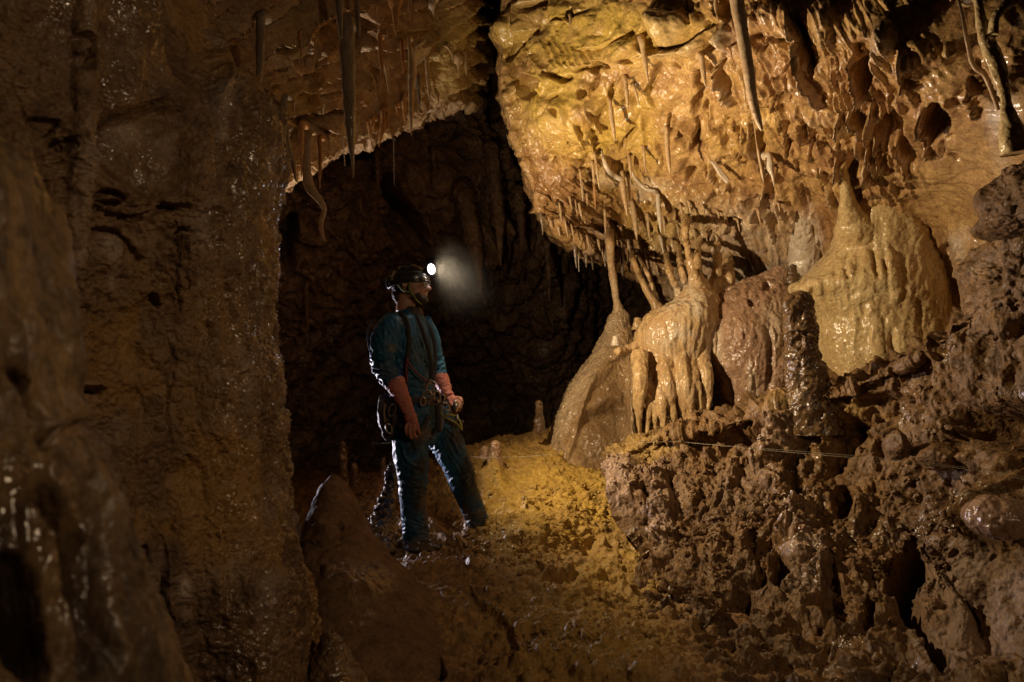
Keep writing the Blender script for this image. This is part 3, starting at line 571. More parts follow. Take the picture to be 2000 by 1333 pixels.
for y, e in ((-250, 340), (0, 385), (90, 418), (160, 462), (230, 508), (310, 518), (420, 520), (520, 528), (620, 522), (720, 533), (820, 537), (920, 540), (1020, 560), (1110, 578), (1220, 603), (1340, 628), (1550, 670)):
    k = (y - 600) * 0.00012
    e -= 9
    LC.append([(-500, y, 1.7), (-150, y, 1.9), (80, y, 2.05), (210, y, 2.2), (330, y, 2.35), (e - 90, y, 2.5), (e - 25, y, 2.72), (e, y, 3.0), (e - 14, y, 3.45), (e - 160, y, 4.3), (e - 500, y, 5.0)])
def attr_col(x, y, p, h):
    n = fbm(p, 9, 4, seed=57)
    pale = blob_mask(x, y, [(212, 490, 26, 34, .9), (222, 545, 16, 30, .8), (430, 210, 25, 50, .5), (440, 260, 14, 20, .7), (140, 400, 24, 200, .35), (185, 748, 36, 9, .6), (200, 790, 26, 20, .5), (363, 1160, 16, 40, .8), (365, 1205, 14, 14, 1), (152, 60, 16, 110, .4), (330, 835, 8, 10, 1), (520, 1190, 20, 60, .4), (265, 700, 10, 30, .5)])
    pale = np.clip(pale * (0.7 + 1.6 * n), 0, 1)
    stain_shading = blob_mask(x, y, [(265, 620, 25, 120, .6), (280, 900, 40, 90, .3), (420, 900, 90, 260, .45), (300, 1030, 50, 40, .7), (420, 620, 60, 160, .35)]) * (0.8 + n)
    wet = np.clip(sstep(380, 460, x) * sstep(-0.1, 0.2, fbm(p, 14, 3, seed=58)) * .8, 0, 1)
    pale = np.clip(pale + .6 * sstep(.1, .3, fbm(p, 2.5, 4, seed=60)) * (.5 + n), 0, 1)
    return dict(pale=pale, stain_shading=np.clip(stain_shading + sstep(.05, .25, fbm(p, 2, 4, seed=65)) * .6, 0, 1), wet=wet)
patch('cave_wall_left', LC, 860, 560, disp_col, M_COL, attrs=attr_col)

# ------------------------------------------------------------------ rock right beside the camera, bottom left
def disp_near(x, y, p):
    return 0.05 * fbm(p * np.array([1, 1, .5]), 3.5, 4, seed=61) + 0.03 * billow(p * np.array([1.6, 1, .3]), 9, 4, .6, seed=62) + apply_feats(x, y, [('r', [(60, 380), (90, 600), (110, 800), (60, 900)], 16, .02), ('g', [(40, 930), (110, 1060), (150, 1180), (180, 1333)], 30, .05), ('g', [(150, 930), (165, 1100), (210, 1300)], 20, .04), ('p', 20, 1220, 60, 130, -20, .1), ('g', [(0, 700), (40, 800), (70, 900)], 20, .03)], None)
NR = []
for y, e in ((-100, -260), (120, -130), (240, -60), (300, 0), (340, 38), (400, 62), (500, 84), (600, 104), (700, 128), (780, 128), (850, 145), (910, 200), (1000, 232), (1100, 262), (1210, 302), (1340, 348), (1600, 460)):
    NR.append([(e - 700, y, .75), (e - 330, y, .95), (e - 150, y, 1.05), (e - 60, y, 1.15), (e - 12, y, 1.28), (e, y, 1.42), (e - 20, y, 1.65), (e - 200, y, 1.95)])
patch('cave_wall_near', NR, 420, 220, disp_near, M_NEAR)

# ------------------------------------------------------------------ ground
def disp_gr(x, y, p):
    mound = sstep(1080, 1150, y + 0.02 * x) * sstep(980, 800, x) * sstep(1700, 1400, y)
    h = 0.10 * fbm(p, 1.4, 3, seed=71) * (1 - .5 * mound)
    lump = (1 - 0.85 * mound)
    h += lump * (0.050 * fbm(p, 5, 5, 0.6, seed=72) + 0.035 * (billow(p, 9, 3, .6, seed=73) - .35) + 0.012 * fbm(p, 30, 3, .7, seed=74)) + mound * 0.012 * fbm(p, 6, 4, seed=75)
    f1, f2, cid = worley(p, 11, 3); h += lump * 0.03 * sstep(0.55, 0.15, f1) * (cid > 0.6)
    h += apply_feats(x, y, [('g', [(905, 1145), (930, 1180), (960, 1200), (990, 1230), (1010, 1300)], 12, .04), ('p', 850, 1310, 20, 18, 0, .12), ('p', 800, 1290, 16, 14, 0, .08), ('p', 1050, 1060, 50, 14, 0, .05),
                            ('p', 1150, 1060, 24, 16, 0, .06), ('b', 970, 925, 22, 40, 0, .14), ('b', 940, 950, 16, 20, 0, .06), ('p', 1100, 1130, 40, 30, 0, .07), ('b', 1120, 1150, 60, 40, 0, .05), 
                            ('b', 725, 1000, 30, 60, 20, .05), ('p', 880, 985, 60, 50, 0, .10)], (8 * fbm(p, 6, 3), 8 * fbm(p, 6, 3, seed=3)))
    return h
xs = (250, 420, 560, 700, 790, 890, 1000, 1120, 1220, 1320, 1500, 1800)
def row(ys, ds):
    ds = ds if isinstance(ds, (list, tuple)) else [ds] * len(xs)
    return [(x_, y_, d_) for x_, y_, d_ in zip(xs, ys, ds)]
GRD = [row([900] * 12, 14), row([925] * 12, 10),
 row((1000,990,975,950,925,888,858,835,830,830,830,830), 7.6),
 row((1120,1110,1095,990,965,925,900,880,880,880,880,880), 6.4),
 row((1230,1220,1180,1050,1020,990,960,925,918,930,930,930), 5.6),
 row((1330,1300,1270,1120,1068,1050,1010,970,960,985,1000,1000), 5.0),
 row((1380,1350,1310,1150,1090,1076,1045,1010,1005,1050,1100,1100), 4.65),
 row((1450,1420,1350,1180,1112,1098,1085,1070,1075,1110,1160,1160), 4.35),
 row((1550,1500,1400,1240,1190,1170,1165,1150,1150,1170,1220,1220), 3.95),
 row((1700,1620,1480,1330,1280,1270,1260,1250,1250,1260,1300,1300), 3.5),
 row((1900,1800,1620,1480,1420,1400,1390,1380,1380,1380,1400,1400), 3.0),
 row([2000] * 12, 1.9), row([4200] * 12, 0.8)]
def attr_gr(x, y, p, h):
    n = fbm(p, 5, 4, seed=76)
    stain_shading = blob_mask(x, y, [(1080, 970, 200, 120, 1), (1200, 1130, 120, 90, .6), (1140, 1240, 190, 140, .55)]) * (0.9 + n)  # pool of yellow lamplight painted into the mud colour
    pale = blob_mask(x, y, [(720, 985, 60, 60, .55), (970, 920, 40, 40, .4)]) * (1 + n)
    wet = np.clip(blob_mask(x, y, [(765, 1020, 45, 70, 1), (880, 1068, 120, 16, 1), (960, 1040, 60, 14, .9), (820, 1078, 50, 14, 1)]) * sstep(-.3, .1, fbm(p, 20, 3, seed=77)), 0, 1)
    return dict(stain_shading=np.clip(stain_shading, 0, 1), pale=np.clip(pale, 0, 1), wet=wet)
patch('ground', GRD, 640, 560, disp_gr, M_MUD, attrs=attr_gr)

# ------------------------------------------------------------------ clotted bank, lower right
def disp_bank(x, y, p):
    q = p + 0.12 * np.stack([fbm(p, 4, 3, seed=81), fbm(p, 4, 3, seed=82), fbm(p, 4, 3, seed=83)], 1)
    f1, f2, cid = worley(q * np.array([1, 1, .8]), 6.5, 2); g1, g2, c2 = worley(q, 15, 4)
    low = sstep(1050, 1200, y); rgt = sstep(1700, 1850, x) * sstep(950, 1050, y)
    am = 1 - .55 * rgt
    h = am * (0.10 * (0.6 - f1) * (0.5 + cid) + 0.022 * (.5 - g1) * (.4 + c2) + 0.10 * (billow(q * np.array([1.2, 1.2, .8]), 3.6, 3, .45, seed=84) - .35) + 0.012 * fbm(p, 34, 3, .7, seed=85))
    h += 0.12 * fbm(p, 1.5, 3, seed=86)
    h += am * (.010 * (ridged(q, 22, 3, .6, seed=90) - .5) + .010 * fbm(p, 16, 3, .6, seed=91)) + low * .03 * (ridged(q * np.array([1, 1, .4]), 6, 3, seed=87) - .5)
    ft = [('t', [(1535, 800), (1530, 860), (1500, 920), (1540, 960)], 34, .10), ('t', [(1600, 790), (1610, 850), (1620, 900)], 14, .08), ('t', [(1560, 960), (1550, 1030), (1575, 1090), (1570, 1150)], 50, .07), ('p', 1650, 860, 50, 40, 0, .12), ('p', 1450, 855, 50, 22, -15, .18), ('p', 1370, 870, 60, 14, -10, .10),
          ('p', 1700, 800, 80, 30, -20, .12), ('p', 1770, 1130, 34, 60, 25, .30), ('g', [(1760, 1160), (1800, 1230), (1850, 1320)], 20, .25), ('p', 1650, 980, 26, 30, 0, .14), ('p', 1525, 1120, 18, 24, 0, .14), ('p', 1490, 1090, 16, 40, 10, .06), ('p', 1630, 1170, 26, 50, -12, .09), ('p', 1700, 1200, 14, 60, 8, .08),
          ('p', 1950, 830, 70, 50, 20, .2), ('b', 1950, 1010, 50, 60, 0, .16), ('b', 1930, 900, 30, 30, 0, .10), ('b', 1830, 895, 34, 22, 0, .12), ('b', 1750, 870, 20, 26, 0, .10), ('p', 1880, 870, 40, 30, 0, .1), ('t', [(1915, 1010), (1910, 1080), (1900, 1160), (1880, 1260)], 30, .05), ('t', [(1400, 1020), (1445, 1050), (1450, 1110)], 18, .06),
          ('t', [(1280, 930), (1290, 980), (1300, 1080)], 26, .10), ('t', [(1230, 900), (1215, 950), (1215, 990)], 26, .08), ('p', 1270, 950, 14, 50, 0, .08), ('s', [(1190, 905), (1260, 870), (1400, 840), (1520, 805), (1640, 775), (1760, 725)], 12, -.06), ('p', 1440, 1180, 30, 40, 0, .1), ('g', [(1860, 1080), (1900, 1160), (1920, 1250)], 6, .05), ('b', 1850, 1150, 60, 120, 0, .08)]
    h += apply_feats(x, y, ft, (9 * fbm(p, 6, 4), 9 * fbm(p, 6, 4, seed=3)))
    return h
lx = (1188, 1250, 1320, 1400, 1500, 1620, 1750, 1850, 1930, 2010, 2300)
ly = (912, 866, 850, 830, 800, 765, 720, 665, 610, 540, 330)
ld = (5.6, 5.5, 5.4, 5.25, 5.05, 4.8, 4.5, 4.2, 3.95, 3.7, 3.2)
BKN = []
BKN.append([(a + 60, b - 30, c + 2.6) for a, b, c in zip(lx, ly, ld)])
BKN.append([(a + 10, b - 10, c + 1.1) for a, b, c in zip(lx, ly, ld)])
BKN.append([(a, b - 3, c + .35) for a, b, c in zip(lx, ly, ld)])
BKN.append([(a, b + 3, c) for a, b, c in zip(lx, ly, ld)])
BKN.append([(a, b + 26, c - .02) for a, b, c in zip(lx, ly, ld)])
for t, (yb, db, xo) in enumerate(((940, 4.5, 0), (1010, 4.3, 10), (1080, 4.1, 60), (1150, 3.85, 60), (1240, 3.5, 20), (1340, 3.15, -20), (1500, 2.75, -60), (2000, 2.0, -100))):
    f_ = (t + 1) / 3.0
    rowp = []
    for k, (a, b, c) in enumerate(zip(lx, ly, ld)):
        yy = max(b + 40 + 62 * t, yb) if t < 3 else yb
        rowp.append((a + xo * max(0, 1 - k / 4), yy, min(db + .8 * max(0, 1 - k / 6) * (1 - t / 7), c - .08 * (t + 1)) - 0.06 * max(0, k - 5)))
    BKN.append(rowp)
def attr_bank(x, y, p, h):
    n = fbm(p, 6, 4, seed=88)
    wet = blob_mask(x, y, [(1530, 870, 45, 90, 1.2), (1600, 850, 40, 60, .8), (1560, 1020, 60, 100, 1), (1580, 1120, 45, 50, 1.2), (1950, 1010, 60, 60, .7)])
    pale = blob_mask(x, y, [(1220, 950, 30, 60, .6), (1295, 1050, 25, 50, .7), (1300, 960, 50, 50, .4), (1530, 860, 40, 70, .35), (1580, 1120, 50, 50, .5), (1900, 1200, 130, 140, .45), (1450, 960, 60, 60, .2), (1560, 1020, 40, 60, .3)])
    stain_shading = blob_mask(x, y, [(1240, 880, 120, 30, .8), (1600, 800, 100, 24, .5)])
    return dict(wet=np.clip(wet * sstep(-.3, .1, fbm(p, 15, 3, seed=89)), 0, 1), pale=np.clip(pale * (.8 + 1.5 * n), 0, 1), stain_shading=np.clip(stain_shading, 0, 1))
M_BANK2 = M_BANK
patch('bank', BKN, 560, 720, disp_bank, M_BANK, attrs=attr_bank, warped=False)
# ================================================================== FORMATIONS (each a thing of its own)
M_TAN = rock_mat('tan_calcite', (0.42, 0.27, 0.14), (0.55, 0.40, 0.23), (0.34, 0.20, 0.10), 9, bump=.35, rough=(0.35, 0.6), fine=120, sss=.06)
M_WHITE = rock_mat('whitish_calcite', (0.54, 0.44, 0.33), (0.66, 0.56, 0.45), (0.44, 0.33, 0.23), 9, bump=.4, rough=(0.3, 0.6), fine=120, sss=.08, wetn=.8)
M_GREYB = rock_mat('grey_brown_calcite', (0.20, 0.15, 0.105), (0.29, 0.22, 0.155), (0.15, 0.10, 0.07), 7, bump=.35, rough=(0.35, 0.6), fine=110, streak=(1, 1, .25), wetn=.6)
M_RUST = rock_mat('orange_calcite', (0.38, 0.18, 0.06), (0.52, 0.29, 0.12), (0.24, 0.11, 0.05), 10, bump=.35, rough=(0.35, 0.6), fine=120, sss=.15)
M_DRAPE = rock_mat('cream_flowstone', (0.54, 0.38, 0.175), (0.67, 0.51, 0.26), (0.44, 0.28, 0.12), 4.5, bump=.5, rough=(0.22, 0.42), fine=70, sss=.10, botry=48, wetn=1.0, pale=(0.62, 0.52, 0.34))
M_FLOW = rock_mat('tan_flowstone', (0.44, 0.28, 0.13), (0.56, 0.39, 0.19), (0.34, 0.20, 0.09), 5, bump=.6, rough=(0.3, 0.5), fine=70, sss=.06, botry=42, wetn=.9, streak=(1, 1, .5))
M_PINK = rock_mat('brown_wet_flowstone', (0.30, 0.18, 0.11), (0.42, 0.27, 0.17), (0.22, 0.12, 0.07), 4, bump=.9, rough=(0.25, 0.5), fine=60, botry=34, wetn=1.2, streak=(1, 1, .5))
M_STAG = rock_mat('dark_brown_flowstone', (0.08, 0.045, 0.022), (0.15, 0.085, 0.035), (0.05, 0.03, 0.02), 6, bump=1.0, rough=(0.25, 0.5), fine=60, botry=30, wetn=1.0)
M_DIRT = M_MUD

def loft_px(name, rows, mat, label=None, cat=None, group=None, na=96, nl=None, disp=None, feats=None, kind=None, attrs=None, power=2.0, warped=True, depthwise=False, parent=None):
    """closed body from horizontal ellipses; rows (cx, cy, depth, half width px, half thickness m)"""
    C = np.array(rows, float)[:, None, :]; n = nl or int(60 + (C[-1, 0, 1] - C[0, 0, 1]) * .7)
    A = cr_matrix(len(rows), n); g = np.einsum('ri,ijk->rk', A, C); g[:, 3] = np.maximum(g[:, 3], .6); g[:, 4] = np.maximum(g[:, 4], .004)
    dw = g[:, 2] * (warp(g[:, 0], g[:, 1]) if warped else 1); c = P(g[:, 0], g[:, 1], dw); rx = g[:, 3] / F * dw; ry = g[:, 4]
    th = np.linspace(0, 2 * np.pi, na, endpoint=False)
    ct, st = np.cos(th), np.sin(th); ct = np.sign(ct) * np.abs(ct) ** (2 / power); st = np.sign(st) * np.abs(st) ** (2 / power)
    W = c[:, None, :] + rx[:, None, None] * ct[None, :, None] * np.array([1, 0, 0]) + ry[:, None, None] * st[None, :, None] * np.array([0, 1, 0])
    N = grid_normals(W, wrap=True); out = W - c[:, None, :]; s = np.sign(np.sum(N * out)); N *= s
    p = W.reshape(-1, 3); x, y, _ = project(p); h = np.zeros(len(p))
    front = np.tile(sstep(0.35, -0.2, st)[None, :], (n, 1)).ravel()
    if disp is not None: h = h + disp(x, y, p)
    hf = apply_feats(x, y, feats, (3 * fbm(p, 9, 3), 3 * fbm(p, 9, 3, seed=3))) * front if feats else 0 * h
    q = p + N.reshape(-1, 3) * h[:, None]
    q = q - hf[:, None] * np.array([.15, 1, 0]) if depthwise else q + N.reshape(-1, 3) * hf[:, None]
    h = h + hf
    f = grid_faces(n, na, wrap=True)
    if s < 0: f = f[:, ::-1]
    k = len(q); q = np.vstack([q, c[0], c[-1]])
    a = np.arange(na); b = (a + 1) % na
    cap1 = [(k, int(i), int(j)) if s < 0 else (k, int(j), int(i)) for i, j in zip(a, b)]; o2 = (n - 1) * na
    cap2 = [(k + 1, int(o2 + j), int(o2 + i)) if s < 0 else (k + 1, int(o2 + i), int(o2 + j)) for i, j in zip(a, b)]
    at = attrs(x, y, p, h) if attrs else None
    if at: at = {kk: np.concatenate([v, [v[0], v[-1]]]) for kk, v in at.items()}
    base = c[-1]
    o = link_mesh(name, q, [tuple(int(i) for i in r) for r in f] + cap1 + cap2, mat, parent=parent, attrs=at, origin=base)
    return tag(o, label, cat, group, kind)

def tube_geo(pts, rad_, ns=14, nl=None, flat=1.0, noise_amp=.1, seed=0, cap=True):
    """tube through world points with radii; flat<1 squeezes it"""
    pts = np.array(pts, float); rad_ = np.array(rad_, float); n = nl or max(12, len(pts) * 9)
    if len(pts) == 2: t = np.linspace(0, 1, n)[:, None]; c = pts[0] * (1 - t) + pts[1] * t; r = rad_[0] * (1 - t[:, 0]) + rad_[1] * t[:, 0]
    else: A = cr_matrix(len(pts), n); c = A @ pts; r = np.maximum(A @ rad_, .0004)
    T = np.gradient(c, axis=0); T /= np.linalg.norm(T, axis=1)[:, None] + 1e-9
    ref = np.array([0, 1.0, 0]) if abs(T[:, 1].mean()) < .9 else np.array([1.0, 0, 0])
    U = np.cross(T, ref); U /= np.linalg.norm(U, axis=1)[:, None]; V = np.cross(U, T)
    th = np.linspace(0, 2 * np.pi, ns, endpoint=False)
    W = c[:, None, :] + r[:, None, None] * (np.cos(th)[None, :, None] * U[:, None, :] + flat * np.sin(th)[None, :, None] * V[:, None, :])
    p = W.reshape(-1, 3)
    if noise_amp:
        nn = fbm(p + seed * 3.1, 14, 3, seed=seed) + .5 * fbm(p * np.array([1, 1, .3]), 60, 2, seed=seed + 1)
        W = c[:, None, :] + (W - c[:, None, :]) * (1 + noise_amp * 2.2 * nn.reshape(n, ns, 1)); p = W.reshape(-1, 3)
    f = [tuple(int(i) for i in q) for q in grid_faces(n, ns, wrap=True)]
    k = len(p)
    if cap:
        p = np.vstack([p, c[0], c[-1]]); a = range(ns)
        f += [(k, (i + 1) % ns, i) for i in a] + [(k + 1, (n - 1) * ns + i, (n - 1) * ns + (i + 1) % ns) for i in a]
    return p, f

def join_geo(geos):
    V, Fc, o = [], [], 0
    for v, f in geos: V.append(v); Fc += [tuple(i + o for i in q) for q in f]; o += len(v)
    return np.vstack(V), Fc

def remesh(geos, voxel, smooth=2):
    """fuse several closed shapes into one continuous skin; returns vertices, faces"""
    v, f = join_geo(geos); o = link_mesh('tmp', v, f, None)
    m = o.modifiers.new('r', 'REMESH'); m.mode = 'VOXEL'; m.voxel_size = voxel
    if smooth: s = o.modifiers.new('s', 'SMOOTH'); s.iterations = smooth; s.factor = .5
    dg = bpy.context.evaluated_depsgraph_get(); ev = o.evaluated_get(dg); me = ev.to_mesh()
    n = len(me.vertices); V = np.empty(n * 3, np.float32); me.vertices.foreach_get('co', V); N = np.empty(n * 3, np.float32); me.vertices.foreach_get('normal', N)
    V = V.reshape(-1, 3) + np.array(o.location); N = N.reshape(-1, 3)
    nl = len(me.loops); li = np.empty(nl, np.int32); me.loops.foreach_get('vertex_index', li)
    ls = np.empty(len(me.polygons), np.int32); me.polygons.foreach_get('loop_start', ls); lt = np.empty(len(me.polygons), np.int32); me.polygons.foreach_get('loop_total', lt)
    faces = li.reshape(-1, 4) if (lt == 4).all() else [tuple(int(q) for q in li[a:a + b]) for a, b in zip(ls, lt)]
    ev.to_mesh_clear(); mm = o.data; bpy.data.objects.remove(o); bpy.data.meshes.remove(mm)
    return V, N, faces

def hang(pts, label, mat=None, wall='cave_wall_right', d=None, name='stalactite', group=None, flat=1.0, root=.10, na=.12, seed=None, cat='stalactite', ns=14, off=0.02):
    """stalactite through photo points (px, py, width px); hangs plumb below its root on the rock"""
    r0 = pts[0]
    d = depth_at(wall, r0[0], r0[1]) - off if d is None else d * float(warp(r0[0], r0[1]))
    w0 = P(r0[0], r0[1], d); W, Rr = [], []
    for x, y, wd in pts:
        q, dd = at_world_y(x, y, w0[1]); W.append(q); Rr.append(max(wd, .8) / 2 / F * dd)
    W = [w0 + np.array([0, root, root * .35])] + W; Rr = [Rr[0] * 1.35] + Rr
    v, f = tube_geo(W, Rr, ns=ns, nl=max(16, len(W) * 10), flat=flat, noise_amp=na, seed=seed if seed is not None else int(r0[0]) % 97)
    o = link_mesh(name, v, f, mat or M_TAN, origin=W[0])
    return tag(o, label, cat, group)

# ---- stalactites of the bedded ceiling, upper left
C_ = 'cave_ceiling'
hang([(674, 45, 30), (677, 80, 30), (680, 140, 28), (683, 215, 24), (686, 280, 14), (689, 318, 6), (690, 348, 2)], 'thickest and longest grey stalactite, hanging from the ceiling left of the caver', M_GREYB, d=5.2, na=.10, ns=28, name='stalactite')
hang([(511, 30, 20), (509, 60, 18), (508, 120, 16), (506, 160, 11), (504, 196, 3)], 'straight grey stalactite beside the tall brown wall on the left', M_GREYB, d=4.6)
hang([(663, -30, 18), (663, 20, 15), (665, 50, 9), (667, 74, 3)], 'grey stalactite cut by the top edge, right above the thickest stalactite', M_GREYB, d=5.0)
hang([(698, -30, 13), (698, 20, 11), (700, 55, 8), (701, 80, 2)], 'slim grey stalactite just right of the thickest stalactite top', M_GREYB, d=5.2)
hang([(737, -20, 4), (737, 30, 3), (738, 60, 1.5)], 'thread-thin straw stalactite near the top between two broader stalactites', M_TAN, d=5.6)
hang([(774, -40, 34), (772, 0, 28), (772, 25, 15), (773, 50, 9), (774, 73, 2)], 'stalactite widening into a brown curtain at the top edge', M_RUST, d=5.7)
hang([(801, -20, 7), (801, 15, 6), (802, 40, 2)], 'small pointed stalactite at the top edge right of the brown curtain', M_TAN, d=5.8)
hang([(843, -10, 20), (843, 10, 16), (846, 22, 6), (847, 32, 2)], 'stubby wet grey stalactite with a fat top at the upper edge', M_WHITE, d=6.0)
hang([(743, 70, 9), (744, 110, 9), (746, 140, 7), (746, 163, 2)], 'reddish stalactite halfway between the thickest and the long pale stalactite', M_RUST, wall=C_)
hang([(751, 122, 11), (756, 145, 8), (760, 185, 1.5)], 'short fang-shaped stalactite under a dark ceiling hollow', M_TAN, wall=C_)
hang([(785, 80, 10), (787, 110, 8), (788, 141, 2)], 'short dull stalactite just left of the long pale stalactite', M_RUST, wall=C_)
hang([(799, 74, 7), (802, 110, 10), (804, 140, 15), (803, 180, 12), (803, 225, 9), (803, 264, 2)], 'long pale stalactite with a swollen middle, tip over the dark back wall', M_TAN, d=5.9)
hang([(810, 118, 7), (811, 150, 5), (811, 174, 1.5)], 'white needle stalactite touching the right side of the long pale one', M_WHITE, wall=C_)
hang([(834, 115, 9), (836, 150, 9), (838, 180, 6), (839, 199, 1.5)], 'pale tapering stalactite under the white crescent curtain', M_TAN, wall=C_)
hang([(817, 152, 8), (818, 185, 8), (820, 217, 1.5)], 'dull stalactite low between the long pale one and the tapering one', M_GREYB, wall=C_)
hang([(869, 90, 4), (877, 95, 6), (884, 108, 6), (886, 121, 2)], 'hooked little stalactite curling down at the right of the ceiling', M_TAN, wall=C_)
hang([(893, 112, 18), (895, 126, 8), (896, 145, 2)], 'stubby stalactite with a broad foot beside the dark cleft', M_TAN, wall=C_)
hang([(908, 103, 5), (910, 130, 5), (911, 149, 1.5)], 'thin stalactite nearest the dark cleft at the ceiling end', M_TAN, wall=C_)
hang([(747, 214, 8), (749, 240, 12), (744, 262, 10), (740, 288, 2)], 'bright orange carrot-shaped stalactite on the ceiling lip', M_RUST, wall=C_)
hang([(757, 224, 7), (756, 252, 2)], 'small orange stalactite right beside the carrot-shaped one', M_RUST, wall=C_)
hang([(720, 236, 7), (722, 256, 6), (724, 271, 1.5)], 'small orange stalactite left of the carrot-shaped one', M_RUST, wall=C_)
hang([(729, 232, 8), (730, 261, 1.5)], 'tiny orange stalactite between two larger orange ones', M_RUST, wall=C_)
hang([(788, 188, 9), (790, 220, 8), (792, 246, 1.5)], 'brown stalactite on the lip left of the long pale tip', M_RUST, wall=C_)
hang([(775, 205, 8), (777, 228, 1.5)], 'short brown stalactite on the lip right of the orange cluster', M_RUST, wall=C_)
hang([(556, 190, 12), (551, 230, 22), (541, 280, 17), (537, 320, 10), (535, 356, 2)], 'dark leaning stalactite, widest in the bundle beside the left wall', M_GREYB, d=5.0, flat=.6)
hang([(543, 300, 9), (543, 340, 7), (545, 372, 1.5)], 'orange stalactite hanging lowest behind the dark leaning one', M_RUST, d=5.5)
hang([(555, 262, 8), (555, 310, 7), (556, 354, 3)], 'straight grey stalactite that carries a long straw', M_GREYB, d=5.4)
hang([(556, 350, 2.4), (557, 399, 1.6)], 'white straw dangling below the straight grey stalactite', M_WHITE, d=5.4, name='soda_straw', cat='soda straw', root=0.0)
hang([(558, 250, 10), (562, 285, 13), (572, 320, 10), (578, 356, 2)], 'curved grey stalactite bending right in the left bundle', M_GREYB, d=5.3)
hang([(590, 245, 12), (589, 290, 9), (589, 347, 1.5)], 'dark orange stalactite just left of the wavy curtain', M_RUST, d=5.6)
hang([(604, 262, 12), (600, 300, 15), (599, 335, 17), (605, 366, 20), (622, 388, 14), (633, 409, 10), (627, 438, 9), (629, 455, 7), (636, 473, 2)], 'long wavy pale curtain twisting down in front of the dark back wall', M_TAN, d=5.1, flat=.35, name='drapery', cat='cave drapery', ns=20)
hang([(624, 270, 10), (625, 310, 9), (625, 366, 1.5)], 'orange spike stalactite just right of the wavy curtain', M_RUST, d=5.7)
hang([(670, 268, 2.5), (672, 300, 2.2), (674, 325, 1.5)], 'white straw left of the tip of the thickest stalactite', M_WHITE, d=5.9, name='soda_straw', cat='soda straw')
hang([(644, 262, 7), (645, 295, 1.5)], 'small stalactite on the lip midway between wavy curtain and straw', M_TAN, wall=C_)
hang([(632, 206, 6), (632, 224, 1.5)], 'tiny white nub stalactite on the shaded ledge above the orange spike', M_WHITE, wall=C_)
hang([(575, 200, 5), (575, 223, 1.5)], 'tiny pale nub stalactite above the left bundle', M_WHITE, wall=C_)
hang([(587, 62, 5), (588, 100, 4), (588, 142, 1.5)], 'thin dark stalactite hanging across the white patch of ceiling', M_RUST, wall=C_)
hang([(616, 80, 5), (615, 110, 3), (612, 132, 1.5)], 'short stalactite beside the white patch of ceiling', M_TAN, wall=C_)
hang([(769, 275, 1.6), (770, 362, 1.4)], 'hair-thin straw against the dark back wall under the ceiling lip', M_WHITE, d=8.2, name='soda_straw', cat='soda straw')
hang([(990, 265, 1.8), (997, 288, 1.4)], 'tiny straw hanging in the black cleft left of the yellow overhang', M_WHITE, d=7.5, name='soda_straw', cat='soda straw')
for pts_, lb in (([(905, 380, 40), (925, 470, 34), (935, 530, 16), (938, 575, 4)], 'broad dark pendant hanging in the shade right above the caver\'s lamp'), ([(960, 300, 30), (972, 400, 24), (976, 470, 14), (978, 520, 3)], 'dark fluted pendant just right of the broad one'),
                ([(1012, 380, 26), (1018, 440, 16), (1020, 500, 3)], 'dark pendant half hidden by the edge of the overhang'), ([(598, 560, 8), (600, 620, 6), (601, 680, 2)], 'faint thin pendant near the left wall in the dark passage'),
                ([(845, 290, 10), (848, 330, 7), (849, 372, 2)], 'small dark pendant high on the back wall'), ([(735, 300, 12), (737, 335, 8), (738, 366, 2)], 'small dark pendant right of the thickest stalactite tip'),
                ([(1068, 480, 14), (1072, 540, 8), (1073, 590, 2)], 'thin dark pendant under the lower lip in the black passage')):
    hang(pts_, lb, M_BACK, wall='cave_wall_back', name='rock_pendant', cat='rock pendant', off=.1, ns=30, na=.22)
# pale crescent curtain
def slab(name, pts, thick, mat, label, cat, d, lean=0.0, sub=10, group=None, na=.006):
    """curtain: outline in photo px (left chain, right chain) -> real slab of given thickness"""
    L_, R_ = smooth_pl(pts[0], sub), smooth_pl(pts[1], sub); n = min(len(L_), len(R_)); L_, R_ = L_[:n], R_[:n]
    w0 = P(L_[0][0], L_[0][1], d)[1]; m = 14; G3 = np.zeros((n, m, 3))
    for i in range(n):
        for j in range(m):
            s = j / (m - 1); q = L_[i] * (1 - s) + R_[i] * s; G3[i, j] = at_world_y(q[0], q[1], w0 + lean * s)[0]
    N = grid_normals(G3); pr = np.minimum(1, np.minimum(np.linspace(0, 1, m), np.linspace(1, 0, m)) * 5 + .15)[None, :, None]
    nz = fbm(G3.reshape(-1, 3) * np.array([1, 1, 1]), 30, 3).reshape(n, m, 1) * na
    A = G3 + N * (thick / 2 * pr + nz); B = G3 - N * (thick / 2 * pr - nz)
    v = np.vstack([A.reshape(-1, 3), B.reshape(-1, 3)]); f = [tuple(int(k) for k in q) for q in grid_faces(n, m)]; k = n * m
    f2 = [tuple(int(i + k) for i in q[::-1]) for q in f]; rim = [i for i in range(m)] + [r * m + m - 1 for r in range(1, n)] + [(n - 1) * m + j for j in range(m - 2, -1, -1)] + [r * m for r in range(n - 2, 0, -1)]
    f3 = [(rim[i], rim[(i + 1) % len(rim)], rim[(i + 1) % len(rim)] + k, rim[i] + k) for i in range(len(rim))]
    return tag(link_mesh(name, v, f + f2 + f3, mat, origin=v[0]), label, cat, group)
slab('drapery', ([(806, 92), (806, 105), (806, 118), (810, 128)], [(852, 64), (849, 82), (838, 104), (815, 126)]), .03, M_WHITE, 'white crescent curtain with brown bands, lit on the ceiling right of the long pale stalactite', 'cave drapery', 6.15, .25)

